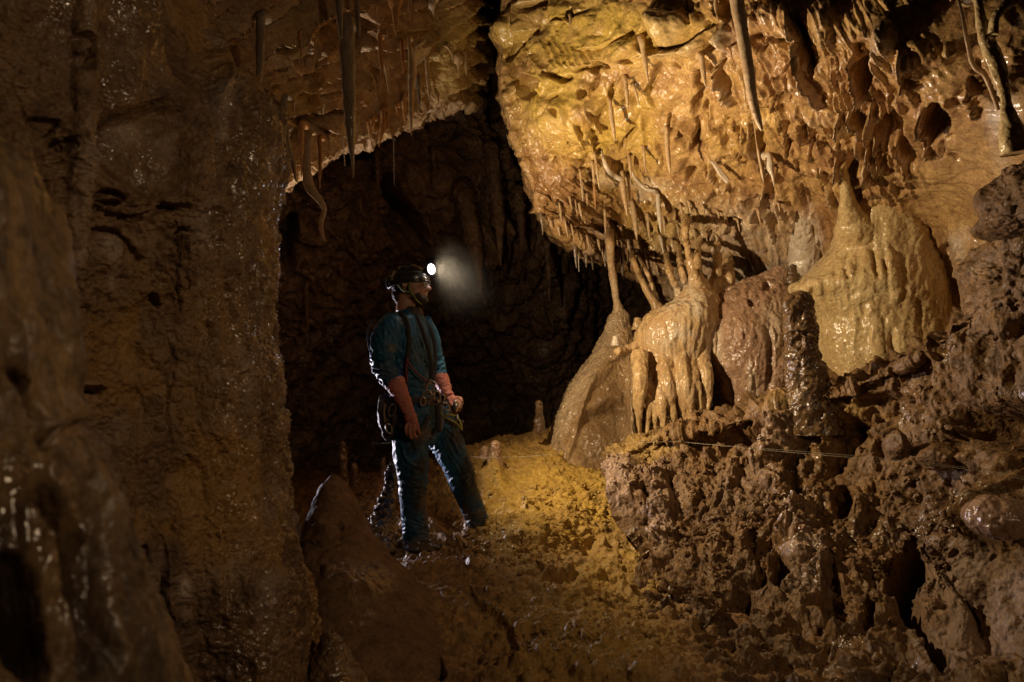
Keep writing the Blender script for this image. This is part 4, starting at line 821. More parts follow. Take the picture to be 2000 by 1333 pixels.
# ---- stalactites of the yellow overhang
hang([(1436, -25, 27), (1440, 8, 27), (1447, 50, 25), (1455, 95, 24), (1463, 145, 22), (1470, 195, 19), (1480, 232, 14), (1486, 250, 8), (1488, 256, 3)], 'largest smooth stalactite of the overhang, a long tan spear near the top centre', M_TAN, d=4.55, na=.05, ns=26)
RS = [([(1252, 75, 14), (1257, 100, 12), (1262, 135, 8), (1267, 166, 1.5)], 'tan stalactite hanging below the black hole in the overhang', M_TAN),
 ([(1368, 108, 12), (1372, 125, 11), (1375, 150, 9), (1379, 172, 2)], 'pale blunt stalactite between the round bulge and the largest spear', M_TAN),
 ([(1221, 152, 8), (1224, 185, 8), (1227, 213, 1.5)], 'cream stalactite over a small pit, left of its shorter twin', M_TAN),
 ([(1236, 166, 6), (1243, 185, 6), (1248, 207, 1.5)], 'shorter twin stalactite tilting right over the small pit', M_TAN),
 ([(1191, 196, 6), (1194, 225, 9), (1198, 255, 8), (1201, 277, 1.5)], 'slender stalactite at the middle of the brightest yellow rock', M_TAN),
 ([(1302, 252, 10), (1303, 280, 10), (1306, 315, 8), (1309, 342, 1.5)], 'shaded brown stalactite left of the round tan lobes', M_TAN),
 ([(1256, 288, 7), (1259, 315, 5), (1263, 343, 1.5)], 'needle stalactite above the white banded curtain', M_TAN),
 ([(1469, 222, 2.5), (1477, 275, 2.5), (1482, 300, 6), (1488, 335, 6), (1492, 358, 1.5)], 'long thin stalactite hanging under the tip of the largest spear', M_TAN),
 ([(1503, 305, 12), (1505, 328, 14), (1509, 345, 6), (1513, 365, 1.5)], 'wet shiny knobbed stalactite at the end of the dark groove', M_WHITE),
 ([(1214, 338, 10), (1217, 370, 11), (1222, 400, 8), (1225, 422, 1.5)], 'cream stalactite hanging from the left end of the white banded curtain', M_TAN),
 ([(1226, 345, 6), (1229, 375, 5), (1230, 395, 1.5)], 'thin stalactite just right of the cream one under the curtain', M_TAN),
 ([(1235, 398, 10), (1239, 425, 11), (1242, 450, 9), (1244, 470, 1.5)], 'orange-tan fat stalactite below the banded curtain', M_TAN),
 ([(1284, 378, 8), (1286, 405, 10), (1289, 435, 8), (1291, 456, 1.5)], 'whitest stalactite, hanging from the tip of the second banded curtain', M_WHITE),
 ([(1264, 420, 7), (1267, 450, 6), (1269, 473, 1.5)], 'small tan stalactite midway between the fat one and the whitest one', M_TAN),
 ([(1295, 425, 5), (1298, 445, 5), (1300, 464, 1.5)], 'small stalactite right behind the whitest one', M_TAN),
 ([(1181, 412, 6), (1182, 435, 6), (1183, 458, 1.5)], 'small stalactite straight above the slim column', M_TAN),
 ([(1160, 362, 6), (1162, 388, 5), (1163, 410, 1.5)], 'orange needle stalactite on the shaded lower left slope', M_RUST),
 ([(1157, 318, 5), (1159, 342, 5), (1161, 362, 1.5)], 'left one of two thin stalactites under the dark slot', M_TAN),
 ([(1163, 312, 5), (1167, 342, 5), (1171, 371, 1.5)], 'right one of two thin stalactites under the dark slot', M_TAN),
 ([(1133, 334, 5), (1135, 360, 3), (1137, 384, 1.2)], 'thin pale stalactite on the lower left slope', M_TAN),
 ([(1228, 305, 7), (1231, 328, 6), (1234, 351, 1.5)], 'tan stalactite between the two banded curtains', M_TAN),
 ([(1255, 345, 4), (1258, 362, 1.2)], 'tiny stalactite on the second banded curtain', M_TAN),
 ([(1215, 488, 9), (1215, 515, 7), (1216, 540, 1.5)], 'slate-grey stalactite just right of the slim column top', M_GREYB),
 ([(1182, 495, 9), (1182, 522, 1.5)], 'short stalactite just left of the slim column on the lower lip', M_GREYB),
 ([(1122, 482, 9), (1124, 505, 5), (1126, 524, 1.5)], 'grey spike stalactite on the lower lip over the black passage', M_GREYB),
 ([(1129, 495, 2), (1131, 532, 1.2)], 'straw beside the grey spike on the lower lip', M_WHITE),
 ([(1144, 500, 7), (1145, 523, 1.5)], 'small spike right of the grey one on the lower lip', M_GREYB),
 ([(1157, 508, 6), (1158, 528, 1.5)], 'second small spike on the lower lip, nearest the torn flap', M_GREYB),
 ([(1136, 356, 5), (1137, 376, 4), (1139, 394, 1.2)], 'pale needle on the lower left slope under the thin pale stalactite', M_WHITE),
 ([(1146, 380, 6), (1147, 403, 1.5)], 'stubby tan stalactite right of the pale needle', M_TAN),
 ([(1227, 472, 7), (1229, 490, 6), (1230, 511, 1.5)], 'tan stalactite above the slate-grey one', M_TAN),
 ([(1290, 465, 9), (1293, 480, 6), (1296, 496, 1.5)], 'white-tipped stalactite above the leaning green column', M_WHITE),
 ([(1056, 420, 7), (1059, 440, 4), (1060, 460, 1.2)], 'small spike at the shaded left edge of the overhang', M_GREYB),
 ([(1161, 300, 5), (1163, 318, 1.5)], 'tiny tan point above the two thin stalactites', M_TAN),
 ([(1424, 95, 5), (1430, 115, 3), (1435, 134, 1.2)], 'thin brown stalactite under the crusted knob left of the spear', M_RUST),
 ([(1396, -5, 6), (1398, 20, 6), (1404, 44, 1.5)], 'stalactite in front of the dark recess at the top edge', M_TAN),
 ([(1113, 30, 6), (1114, 50, 1.5)], 'tiny fang stalactite in the notch at the top of the yellow rock', M_TAN)]
for p_, lb, mt in RS: hang(p_, lb, mt, name='soda_straw' if lb.startswith('straw') else 'stalactite', cat='soda straw' if lb.startswith('straw') else 'stalactite')
# nameless fringe drips along lower curtains
random.seed(5); k = 0
fr = [(1112, 385), (1122, 392), (1131, 400), (1094, 418), (1103, 432), (1116, 441), (1129, 455), (1146, 462), (1156, 478), (1168, 470), (1175, 486), (1190, 468), (1202, 455), (1212, 445), (1250, 478), (1258, 488), (1304, 482), (1312, 470), (1328, 400), (1345, 395), (1357, 410), (1372, 402), (1388, 420), (1402, 415), (1418, 428), (1440, 430), (1322, 440), (1355, 450), (1378, 455), (1398, 460), (1480, 410), (1520, 398), (1092, 398), (1075, 430), (1090, 445), (1240, 505), (1247, 512), (1262, 505), (1276, 500), (1282, 520)]
for x, y in fr:
    ln = random.uniform(16, 34); wd = random.uniform(3.5, 6)
    hang([(x, y, wd), (x + ln * .1, y + ln * .5, wd * .75), (x + ln * .2, y + ln, 1.2)], 'small stalactite fringing the curtains on the lower slope of the yellow overhang', M_TAN, group='small stalactites fringing the overhang', off=.015)
# white banded curtain edges following the rock
def rib(pts, label, mat, name='drapery', off=.03, flat=1.6):
    W = [P(x, y, depth_at('cave_wall_right', x, y) - (off if 0 < i < len(pts) - 1 else -.04)) for i, (x, y, w_) in enumerate(pts)]
    v, f = tube_geo(W, [w_ / 2 / F * 6.0 for x, y, w_ in pts], ns=16, nl=len(pts) * 14, noise_amp=.16, seed=int(pts[0][0]) % 50)
    return tag(link_mesh(name, v, f, mat, origin=W[0]), label, 'cave drapery')
rib([(1176, 296, 5), (1180, 316, 9), (1188, 333, 12), (1200, 343, 12), (1213, 350, 10), (1219, 340, 6)], 'white banded curtain edge at the centre of the overhang', M_WHITE)
rib([(1182, 330, 4), (1186, 346, 6), (1198, 355, 6), (1212, 358, 6), (1218, 366, 4)], 'tan lower edge running just under the white banded curtain', M_TAN)
rib([(1232, 330, 4), (1238, 345, 7), (1250, 360, 9), (1264, 371, 9), (1280, 375, 8), (1290, 386, 5)], 'second white banded curtain edge, right of and below the first', M_WHITE)
slab('drapery', ([(1386, 315), (1396, 330), (1405, 345), (1420, 360)], [(1390, 313), (1404, 326), (1416, 340), (1424, 352)]), .03, M_WHITE, 'pale grey curtain flap on the diagonal ribs right of the black pocket', 'cave drapery', depth_at('cave_wall_right', 1405, 338) - .12, 0)
# twin strand formation far right
hang([(1908, 0, 20), (1915, 35, 22), (1930, 85, 34), (1948, 130, 36), (1960, 170, 26), (1966, 205, 24), (1975, 250, 46), (1985, 300, 66)], 'tall cream and white column flowing down the far right wall', M_DRAPE, name='flowstone_column', cat='cave column', d=4.22, flat=.6, ns=40, na=.10)
hang([(1974, -30, 22), (1966, 8, 18), (1944, 34, 18), (1938, 70, 20)], 'side strand joining the tall cream column from the upper right', M_DRAPE, name='flowstone_strand', cat='flowstone', d=4.2, ns=24, na=.08)
for pts_, lb in (([(1872, 0, 6), (1898, 120, 10), (1925, 150, 10), (1950, 215, 8)], 'brown rib running down beside the tall cream column'), ):
    hang(pts_, lb, M_TAN, name='flowstone_rib', cat='flowstone', off=.05, flat=.6)

# ---- columns
D1 = 5.45
def column(pts, label, mat, d, name='cave_column', ns=28, na=.10):
    x_, y_, w_ = pts[-1]; pts = pts + [(x_ + 1, y_ + w_ * .22, w_ * .8), (x_ + 2, y_ + w_ * .38, w_ * .3)] if w_ > 25 else pts
    W = [PW(x, y, d) for x, y, r in pts]; W[0] = P(pts[0][0], pts[0][1], max(depth_at('cave_wall_right', pts[0][0], pts[0][1]) + .03, d))
    Rr = [r / 2 / F * d * float(warp(x, y)) for x, y, r in pts]
    v, f = tube_geo(W, Rr, ns=ns, nl=len(W) * 14, noise_amp=na, seed=3)
    return tag(link_mesh(name, v, f, mat, origin=W[-1]), label, 'cave column')
column([(1188, 455, 24), (1191, 476, 18), (1193, 510, 15), (1197, 540, 16), (1201, 568, 14), (1204, 588, 14), (1207, 602, 20), (1208, 618, 28), (1206, 636, 44)], 'slim pale column standing at the left end of the flowstone mound', M_TAN, 5.9)
column([(1231, 490, 14), (1237, 510, 11), (1252, 545, 12), (1263, 568, 13), (1278, 592, 18), (1290, 615, 30)], 'leaning olive column arching down right of the slim pale column', M_FLOW, D1 + .1)
column([(1246, 500, 7), (1262, 530, 8), (1272, 552, 8), (1275, 568, 3)], 'thin rib leaning parallel above the olive column', M_TAN, D1)
# ---- flowstone masses
vert = lambda s: np.array([1, 1, s])
def d_drape(x, y, p):
    return .035 * fbm(p * vert(.45), 5, 4, seed=90) + .014 * (ridged(p * vert(.25), 8, 2, .5, seed=108) - .5) * sstep(470, 520, y) + .012 * billow(p * vert(.5), 12, 2, .5, seed=91) + .005 * billow(p, 34, 2, .4, seed=92)
DF = [('g', [(1703, 480), (1708, 520), (1715, 548)], 6, .03), ('g', [(1650, 520), (1658, 545)], 6, .02), ('g', [(1725, 505), (1732, 530)], 5, .025), ('t', [(1690, 490), (1694, 530)], 10, .02), ('t', [(1738, 500), (1745, 545), (1750, 590)], 12, .025), ('t', [(1665, 500), (1660, 540)], 10, .02), ('g', [(1740, 640), (1745, 700), (1742, 740)], 10, .03), ('g', [(1790, 580), (1795, 640)], 8, .02),
      ('t', [(1700, 590), (1712, 650), (1716, 700)], 14, .02), ('p', 1690, 600, 10, 14, 0, .015), ('t', [(1545, 566), (1575, 580), (1592, 600)], 10, .02), ('t', [(1600, 545), (1598, 575)], 8, .02), ('g', [(1585, 560), (1590, 590)], 5, .02)]
DRAPE_ROWS = [(1722, 388, 5.0, 22, .10), (1722, 404, 5.0, 52, .20), (1721, 430, 5.0, 80, .29), (1727, 470, 5.0, 96, .36), (1718, 505, 5.0, 109, .40), (1706, 538, 4.98, 132, .42), (1698, 563, 4.96, 150, .42), (1710, 590, 4.98, 140, .43), (1726, 625, 5.0, 136, .44), (1736, 665, 5.0, 140, .45), (1748, 720, 5.0, 136, .46), (1752, 790, 5.0, 130, .46), (1752, 860, 5.0, 120, .44)]
def d_stag(x, y, p): return .022 * fbm(p, 8, 4, seed=93) + .022 * (billow(p, 11, 3, .6, seed=94) - .3)
loft_px('stalagmite', [(1560, 570, 4.95, 4, .02), (1559, 580, 4.95, 21, .07), (1560, 600, 4.95, 27, .09), (1563, 640, 4.95, 31, .10), (1565, 680, 4.95, 30, .10), (1572, 720, 4.95, 37, .12), (1580, 760, 4.95, 43, .14), (1588, 800, 4.95, 56, .18), (1590, 850, 4.95, 60, .2)], M_STAG,
        'stout dark brown stalagmite with a shadowed face in front of the big cream drape', 'stalagmite', warped=False, na=160, nl=200, disp=d_stag, feats=[('g', [(1535, 655), (1560, 650), (1590, 655)], 6, .04), ('b', 1545, 605, 14, 20, 0, .03), ('p', 1560, 670, 14, 14, 0, .03)])
def d_pink(x, y, p): return .03 * fbm(p, 4, 4, seed=95) + .03 * (billow(p * vert(.4), 9, 3, .6, seed=96) - .3) + .006 * billow(p, 38, 2, seed=97)
loft_px('flowstone_block', [(1520, 526, 5.3, 8, .05), (1508, 545, 5.3, 36, .15), (1480, 572, 5.28, 66, .24), (1468, 610, 5.25, 76, .30), (1466, 650, 5.2, 76, .33), (1470, 700, 5.2, 76, .35), (1478, 750, 5.2, 72, .35), (1488, 800, 5.2, 66, .33), (1492, 860, 5.2, 60, .30)], M_PINK,
        'glistening brown flowstone block between the dripping mound and the dark stalagmite', 'flowstone', na=300, nl=260, disp=d_pink, feats=[('t', [(1400, 640), (1402, 680), (1412, 740), (1430, 800)], 9, .04), ('t', [(1460, 720), (1468, 760), (1475, 790)], 7, .02), ('p', 1455, 660, 5, 7, 0, .02), ('g', [(1500, 620), (1505, 700), (1500, 770)], 10, .04), ('p', 1500, 560, 12, 10, 0, .05), ('p', 1470, 590, 10, 8, 0, .05)], power=2.4,
        attrs=lambda x, y, p, h: dict(pale=np.clip(blob_mask(x, y, [(1510, 630, 30, 50, .5), (1470, 760, 10, 40, .9), (1405, 700, 10, 90, .7)]) * (.8 + fbm(p, 9, 3)), 0, 1), stain_shading=np.zeros(len(x)), wet=np.zeros(len(x))))
# left tower; the alcove's shade is painted in as darker brown
def d_tow(x, y, p): return .03 * fbm(p, 4, 4, seed=98) + .02 * (billow(p * vert(.5), 12, 3, .6, seed=99) - .3) + .008 * fbm(p, 40, 3, .7, seed=100)
loft_px('flowstone_tower', [(1208, 606, 5.9, 10, .05), (1208, 622, 5.9, 20, .10), (1208, 645, 5.9, 27, .15), (1206, 668, 5.9, 36, .22), (1195, 705, 5.9, 50, .28), (1182, 745, 5.9, 66, .33), (1172, 790, 5.9, 76, .36), (1166, 830, 5.9, 86, .38), (1160, 880, 5.9, 96, .40), (1160, 960, 5.9, 100, .4)], rock_mat('shade_tinted_flowstone', (0.30, 0.19, 0.09), (0.42, 0.28, 0.14), (0.22, 0.13, 0.06), 5, bump=.8, rough=(0.3, 0.5), fine=70, tint=(0.17, 0.10, 0.045), wetn=.9),
        'tall brown buttress with a hollow shaded face under the slim pale column', 'flowstone', na=420, nl=360, disp=d_tow, depthwise=True,
        feats=[('p', 1190, 785, 44, 74, 14, .10), ('p', 1176, 868, 60, 84, 0, .14), ('r', [(1108, 905), (1122, 850), (1138, 795), (1158, 745), (1182, 712), (1205, 700)], 9, .05), ('t', [(1235, 700), (1238, 780), (1236, 870)], 9, .08), ('t', [(1208, 770), (1212, 800), (1210, 850)], 7, .03), ('b', 1205, 690, 20, 14, 0, .05), ('t', [(1112, 750), (1095, 790), (1078, 820)], 12, .04)],
        attrs=lambda x, y, p, h: dict(pale=np.clip(sstep(30, -14, (x - 1140) + (y - 760) * .55) + .5 * sstep(1222, 1238, x) * sstep(690, 720, y), 0, 1) * .30, stain_shading=.9 * blob_mask(x, y, [(1192, 800, 44, 80, 1), (1180, 868, 52, 60, 1)]), wet=np.clip(sstep(30, -14, (x - 1140) + (y - 760) * .55) * .7, 0, 1)))
# the dripping mound: cap and hanging fingers fused into one skin
def ell(rows, na=40):
    C = np.array(rows, float)[:, None, :]; n = 60; g = np.einsum('ri,ijk->rk', cr_matrix(len(rows), n), C); dw = g[:, 2] * warp(g[:, 0], g[:, 1]); c = P(g[:, 0], g[:, 1], dw); rx = np.maximum(g[:, 3], 1) / F * dw; ry = np.maximum(g[:, 4], .005)
    th = np.linspace(0, 2 * np.pi, na, endpoint=False); W = c[:, None, :] + rx[:, None, None] * np.cos(th)[None, :, None] * np.array([1, 0, 0]) + ry[:, None, None] * np.sin(th)[None, :, None] * np.array([0, 1, 0])
    f = [tuple(int(i) for i in q) for q in grid_faces(n, na, wrap=True)]; v = np.vstack([W.reshape(-1, 3), c[0], c[-1]]); k = n * na
    f += [(k, (i + 1) % na, i) for i in range(na)] + [(k + 1, (n - 1) * na + i, (n - 1) * na + (i + 1) % na) for i in range(na)]
    return v, f
DM = 5.25
geos = [ell([(1366, 582, DM, 22, .10), (1352, 596, DM, 52, .24), (1340, 610, DM, 66, .32), (1328, 632, DM, 78, .36), (1320, 662, DM, 80, .35), (1317, 700, DM, 77, .33), (1314, 745, DM, 72, .29), (1313, 775, DM, 66, .22), (1312, 795, DM, 54, .12), (1310, 806, DM, 26, .05)])]
for k, pts in enumerate([[(1250, 690, 30), (1250, 740, 28), (1246, 790, 22), (1248, 830, 11), (1249, 858, 6)], [(1264, 740, 16), (1265, 790, 9), (1265, 856, 4)], [(1272, 730, 20), (1276, 790, 19), (1283, 856, 7)], [(1286, 720, 26), (1294, 790, 19), (1298, 850, 6)],
            [(1296, 690, 24), (1304, 750, 22), (1314, 805, 14), (1322, 842, 5)], [(1308, 680, 20), (1322, 750, 19), (1338, 812, 15), (1346, 838, 8)], [(1325, 680, 20), (1342, 755, 22), (1358, 838, 11)], [(1345, 690, 20), (1358, 750, 16), (1370, 800, 13), (1378, 832, 8)], [(1368, 680, 26), (1380, 740, 22), (1382, 790, 16), (1380, 832, 11)],
            [(1388, 625, 16), (1394, 660, 14), (1400, 700, 10), (1406, 730, 4)], [(1300, 625, 26), (1262, 662, 20), (1228, 682, 14), (1205, 688, 12)]]):
    W = []; 
    for j, (x, y, wd) in enumerate(pts): W.append(PW(x, y, DM - .33 + (.02 * (k % 3)) - (.0 if j else .0) + (.12 if j == 0 and k < 9 else 0) + (.22 if k == 10 else 0) + (.15 if k == 9 else 0)))
    geos.append(tube_geo(W, [max(q[2], 5) / 2 / F * DM * 1.22 for q in pts], ns=16, nl=40, noise_amp=.08, seed=k))
def strand(pts, d=DM, ns=16):
    W = [PW(x, y, d) for x, y, *r in pts]; W[0] = P(pts[0][0], pts[0][1], max(depth_at('cave_wall_right', pts[0][0], pts[0][1]) + .03, W[0][1] * 0 + d))
    return tube_geo(W, [r[0] / 2 / F * d * 1.24 for x, y, *r in pts], ns=ns, nl=len(pts) * 12, noise_amp=.08, seed=4)
geos += [strand([(1345, 425, 16), (1338, 447, 13), (1342, 480, 12), (1347, 510, 14), (1355, 540, 20), (1361, 562, 46), (1362, 590, 90), (1355, 625, 110)], 5.2), strand([(1368, 470, 9), (1362, 500, 10), (1364, 530, 13), (1370, 560, 30), (1372, 590, 40)], 5.22),
         strand([(1300, 495, 8), (1308, 530, 10), (1322, 565, 14), (1340, 598, 30)], 5.3), strand([(1400, 470, 10), (1402, 515, 14), (1398, 550, 24), (1385, 590, 50)], 5.35), strand([(1325, 480, 8), (1330, 520, 10), (1342, 560, 18), (1352, 590, 30)], 5.3), strand([(1422, 500, 18), (1420, 540, 26), (1405, 575, 50), (1390, 610, 50)], 5.4)]
V, N, fc = remesh(geos, .010, 5)
hh = .020 * (ridged(V * vert(.14), 13, 3, .5, seed=106) - .5) + .010 * billow(V * vert(.35), 22, 3, .6, seed=101) + .02 * fbm(V * vert(.5), 6, 3, seed=102)
V = V + N * hh[:, None]
mx, my, _ = project(V)
pa = np.clip(blob_mask(mx, my, [(1345, 590, 60, 50, .8), (1330, 660, 70, 40, .7), (1390, 660, 14, 60, 1), (1330, 760, 60, 30, .25)]) * (.6 + 1.6 * fbm(V, 9, 3, seed=130)), 0, 1)
tag(link_mesh('dripping_flowstone', V, fc, M_FLOW, attrs=dict(pale=pa), origin=PW(1310, 850, DM)), 'tan flowstone mound with a golden column on top and long hanging fingers below', 'flowstone')
geos = [ell(DRAPE_ROWS, 96), strand([(1638, 318, 26), (1648, 345, 21), (1652, 370, 24), (1657, 400, 34), (1664, 424, 50), (1674, 448, 66), (1690, 475, 50)], 4.88, 24), strand([(1714, 312, 12), (1720, 345, 18), (1724, 365, 32), (1728, 385, 44), (1731, 404, 60), (1734, 430, 60)], 4.93, 24)]
V, N, fc = remesh(geos, .011, 6)
x, y, _ = project(V); front = sstep(.2, -.3, N[:, 1])
V = V + N * (d_drape(x, y, V) * sstep(380, 440, y) + apply_feats(x, y, DF, (3 * fbm(V, 9, 3), 3 * fbm(V, 9, 3, seed=3))) * front)[:, None]
tag(link_mesh('flowstone_drape', V, fc, M_DRAPE, origin=PW(1750, 780, 5.0)), 'huge bell-shaped cream flowstone drape, glistening wet, above the mud bank on the right', 'flowstone')
loft_px('flowstone_nub', [(1556, 405, 5.24, 4, .03), (1562, 430, 5.26, 12, .08), (1568, 462, 5.29, 22, .11), (1571, 495, 5.32, 28, .13), (1572, 530, 5.34, 32, .15), (1572, 560, 5.36, 34, .15)], M_WHITE, 'whitish rounded calcite nub on the wall left of the big cream drape', 'flowstone', na=90, nl=100, disp=lambda x, y, p: .02 * (billow(p * vert(.4), 14, 3, seed=120) - .3))
# small knobs and stalagmites
def knob(name, x, yt, yb, w_, d, mat, label, cat='stalagmite', lean=0, amp=1.0, group=None):
    h = yb - yt; m = w_ / 2
    return loft_px(name, [(x, yt, d, m * .15, .01), (x + lean * .05, yt + h * .04, d, m * .55, m * .55 / F * d), (x + lean * .2, yt + h * .14, d, m * .8, m * .8 / F * d), (x + lean * .5, yt + h * .5, d, m * .95, m * .95 / F * d), (x + lean, yb, d, m * 1.25, m * 1.25 / F * d), (x + lean, yb + h * .25, d, m * 1.5, m * 1.5 / F * d)], mat, label, cat, group, na=48, nl=80,
                   disp=lambda X, Y, p: amp * (.012 * fbm(p, 16, 3, seed=x) + .010 * (billow(p, 24, 2, seed=x + 1) - .3)))
knob('stalagmite', 1547, 518, 548, 20, 5.0, M_STAG, 'small dark stalagmite stub at the left corner of the big cream drape')
knob('stalagmite', 1920, 598, 640, 32, 4.35, M_PINK, 'rounded pinkish stalagmite at the right foot of the big cream drape')
knob('stalagmite', 1202, 656, 672, 13, 5.35, M_WHITE, 'tiny white stalagmite bump near the foot of the slim pale column', amp=.4)
knob('stalagmite', 1246, 620, 640, 18, 5.5, M_FLOW, 'small pointed bump behind the lip of the dripping mound', amp=.5)
knob('stalagmite', 1314, 602, 620, 10, 5.1, M_FLOW, 'pea-sized bump on top of the dripping mound', amp=.3)
knob('stalagmite', 1053, 782, 832, 16, 6.6, M_STAG, 'lone stalagmite in the dark passage at the left foot of the buttress')
knob('stalagmite', 669, 862, 942, 16, 7.2, M_PINK, 'tall thin stalagmite in the dark behind the pointed rock', lean=2)
knob('stalagmite', 692, 905, 940, 14, 7.0, M_PINK, 'short stalagmite right of the tall thin one in the dark')
knob('stalagmite', 749, 895, 925, 10, 7.6, M_PINK, 'faint small stalagmite in the dark behind the caver')
knob('stalagmite', 1000 - 33, 862, 905, 24, 6.0, M_PINK, 'wet lumpy stalagmite on the mud slope right of the caver')
knob('stalagmite', 946, 872, 892, 15, 6.1, M_PINK, 'low wet bump beside the lumpy stalagmite on the slope')
loft_px('stalagmite', [(766, 903, 5.35, 3, .015), (765, 915, 5.35, 7, .02), (762, 945, 5.35, 9, .03), (756, 975, 5.3, 13, .04), (748, 1005, 5.25, 19, .06), (738, 1040, 5.15, 28, .10), (735, 1075, 5.05, 40, .14)], M_STAG, 'wet glossy stalagmite leaning against the back of the caver\'s leg', 'stalagmite', na=70, nl=140,
        disp=lambda x, y, p: .03 * (billow(p, 14, 3, .6, seed=103) - .3))
loft_px('rock_bulge', [(528, 640, 4.0, 6, .05), (528, 680, 4.0, 14, .10), (530, 740, 4.0, 13, .1), (532, 790, 4.0, 11, .1), (533, 840, 4.0, 8, .08), (533, 862, 4.0, 3, .03)], M_COL, 'dark rounded bulge peeping out behind the edge of the left wall', 'rock', na=40, nl=80, disp=lambda x, y, p: .01 * fbm(p, 9, 3))
loft_px('rock_bulge', [(555, 985, 4.2, 6, .05), (560, 1010, 4.2, 16, .12), (566, 1050, 4.2, 20, .14), (566, 1090, 4.2, 18, .14), (560, 1130, 4.2, 10, .1)], M_PINK, 'red-brown rounded rock in the gap between left wall and pointed rock', 'rock', na=40, nl=80, disp=lambda x, y, p: .02 * fbm(p, 9, 3))
# the pointed rock and its small neighbour
M_FIN = rock_mat('smooth_brown_rock', (0.15, 0.085, 0.045), (0.22, 0.13, 0.065), (0.11, 0.062, 0.035), 2.4, bump=.7, rough=(.6, .85), fine=70, spec=.2, wetn=.15)
def d_fin(x, y, p): return .025 * fbm(p, 4, 4, seed=104) + .008 * billow(p, 16, 3, seed=105)
loft_px('pointed_rock', [(655, 929, 4.35, 3, .02), (655, 936, 4.35, 11, .06), (655, 952, 4.33, 24, .14), (655, 985, 4.28, 41, .22), (657, 1020, 4.2, 55, .28), (662, 1055, 4.1, 68, .30), (672, 1095, 4.02, 94, .36), (696, 1150, 3.95, 124, .40), (722, 1220, 3.78, 152, .46), (742, 1300, 3.58, 176, .52), (750, 1400, 3.35, 205, .6)], M_FIN, 'smooth brown fin-shaped rock rising to a point left of the caver', 'rock', na=300, nl=300, disp=d_fin,
        feats=[('s', [(600, 1060), (640, 1060), (680, 1030), (700, 1000)], 20, -.05), ('b', 640, 1040, 24, 18, 0, .04), ('p', 665, 1030, 8, 12, 0, .03), ('b', 640, 1115, 14, 12, 0, .03), ('b', 724, 1060, 6, 4, 0, .012), ('b', 735, 1110, 7, 5, 0, .012), ('b', 720, 1112, 5, 6, 0, .01), ('b', 690, 1180, 7, 6, 0, .01)])
loft_px('stalagmite', [(645, 1238, 2.9, 4, .01), (645, 1246, 2.9, 14, .03), (648, 1265, 2.9, 24, .05), (652, 1300, 2.88, 40, .08), (660, 1345, 2.85, 56, .12), (665, 1420, 2.8, 76, .16)], M_COL, 'rough brown stalagmite stump at the bottom edge beside the left wall', 'stalagmite', na=120, nl=140, disp=lambda x, y, p: .015 * fbm(p, 9, 4) + .012 * billow(p, 22, 3, seed=107))
# boulders at the right edge
def boulder(name, cx, cy, rx, ry, d, dm, mat, label, seed, rot=0, sharp=.5, amp=.1, n=150):
    u = np.linspace(0, np.pi, n); v = np.linspace(0, 2 * np.pi, int(n * 1.6), endpoint=False); U, Vv = np.meshgrid(u, v, indexing='ij')
    s = np.stack([np.sin(U) * np.cos(Vv), np.sin(U) * np.sin(Vv), np.cos(U)], -1).reshape(-1, 3); r = np.random.RandomState(seed); k = np.full(len(s), 1.15)
    for _ in range(12):
        a = r.normal(size=3); a /= np.linalg.norm(a); dd = s @ a; k = np.minimum(k, np.where(dd > .05, r.uniform(.72, .98) / np.maximum(dd, .05), 9))
    s = s * (k[:, None] * sharp + (1 - sharp)); a = rad(rot); X = s[:, 0] * rx / F * d; Zz = s[:, 2] * ry / F * d
    q = P(cx, cy, d) + np.stack([X * math.cos(a) - Zz * math.sin(a), s[:, 1] * dm, X * math.sin(a) + Zz * math.cos(a)], 1)
    nrm = q - q.mean(0); nrm /= np.linalg.norm(nrm, axis=1)[:, None]; q = q + nrm * (amp * fbm(q, 3, 4, seed=seed) + .45 * amp * fbm(q, 9, 5, .65, seed=seed + 1) + .25 * amp * (billow(q, 7, 3, seed=seed) - .4))[:, None]
    f = grid_faces(n, len(v), wrap=True)
    return tag(link_mesh(name, q, f, mat, origin=P(cx, cy + ry, d)), label, 'boulder')
M_DARKROCK = rock_mat('dark_boulder', (0.11, 0.060, 0.028), (0.18, 0.10, 0.045), (0.07, 0.038, 0.018), 4, bump=1.0, rough=(.5, .8), fine=50, spec=.2)
boulder('boulder', 2020, 385, 100, 72, 3.55, .3, M_DARKROCK, 'dark angular boulder jutting in at the right edge', 3, rot=18)
boulder('boulder', 1990, 446, 72, 17, 3.6, .25, M_BANK, 'flat lighter tongue of rock under the dark angular boulder', 5, rot=-6, sharp=.3, amp=.04)
boulder('boulder', 1995, 560, 76, 118, 3.75, .35, M_BANK, 'rough brown boulder below the flat tongue on the right', 8, rot=-12, amp=.14)
boulder('boulder', 1832, 893, 34, 22, 3.95, .10, M_BANK, 'angular stone lying on the bank behind the guide line', 11, amp=.04, n=60)
boulder('boulder', 1752, 868, 22, 28, 4.1, .09, M_BANK, 'upright stone lodged in the bank under the big cream drape', 12, amp=.04, n=60)
boulder('boulder', 1932, 898, 30, 24, 3.75, .10, M_BANK, 'pale rounded stone on the bank near the right edge', 14, amp=.04, n=60)
boulder('boulder', 1955, 1010, 62, 38, 3.2, .14, M_PINK, 'smooth wet hump of rock low on the right, out of focus', 15, sharp=.1, amp=.05, n=80)
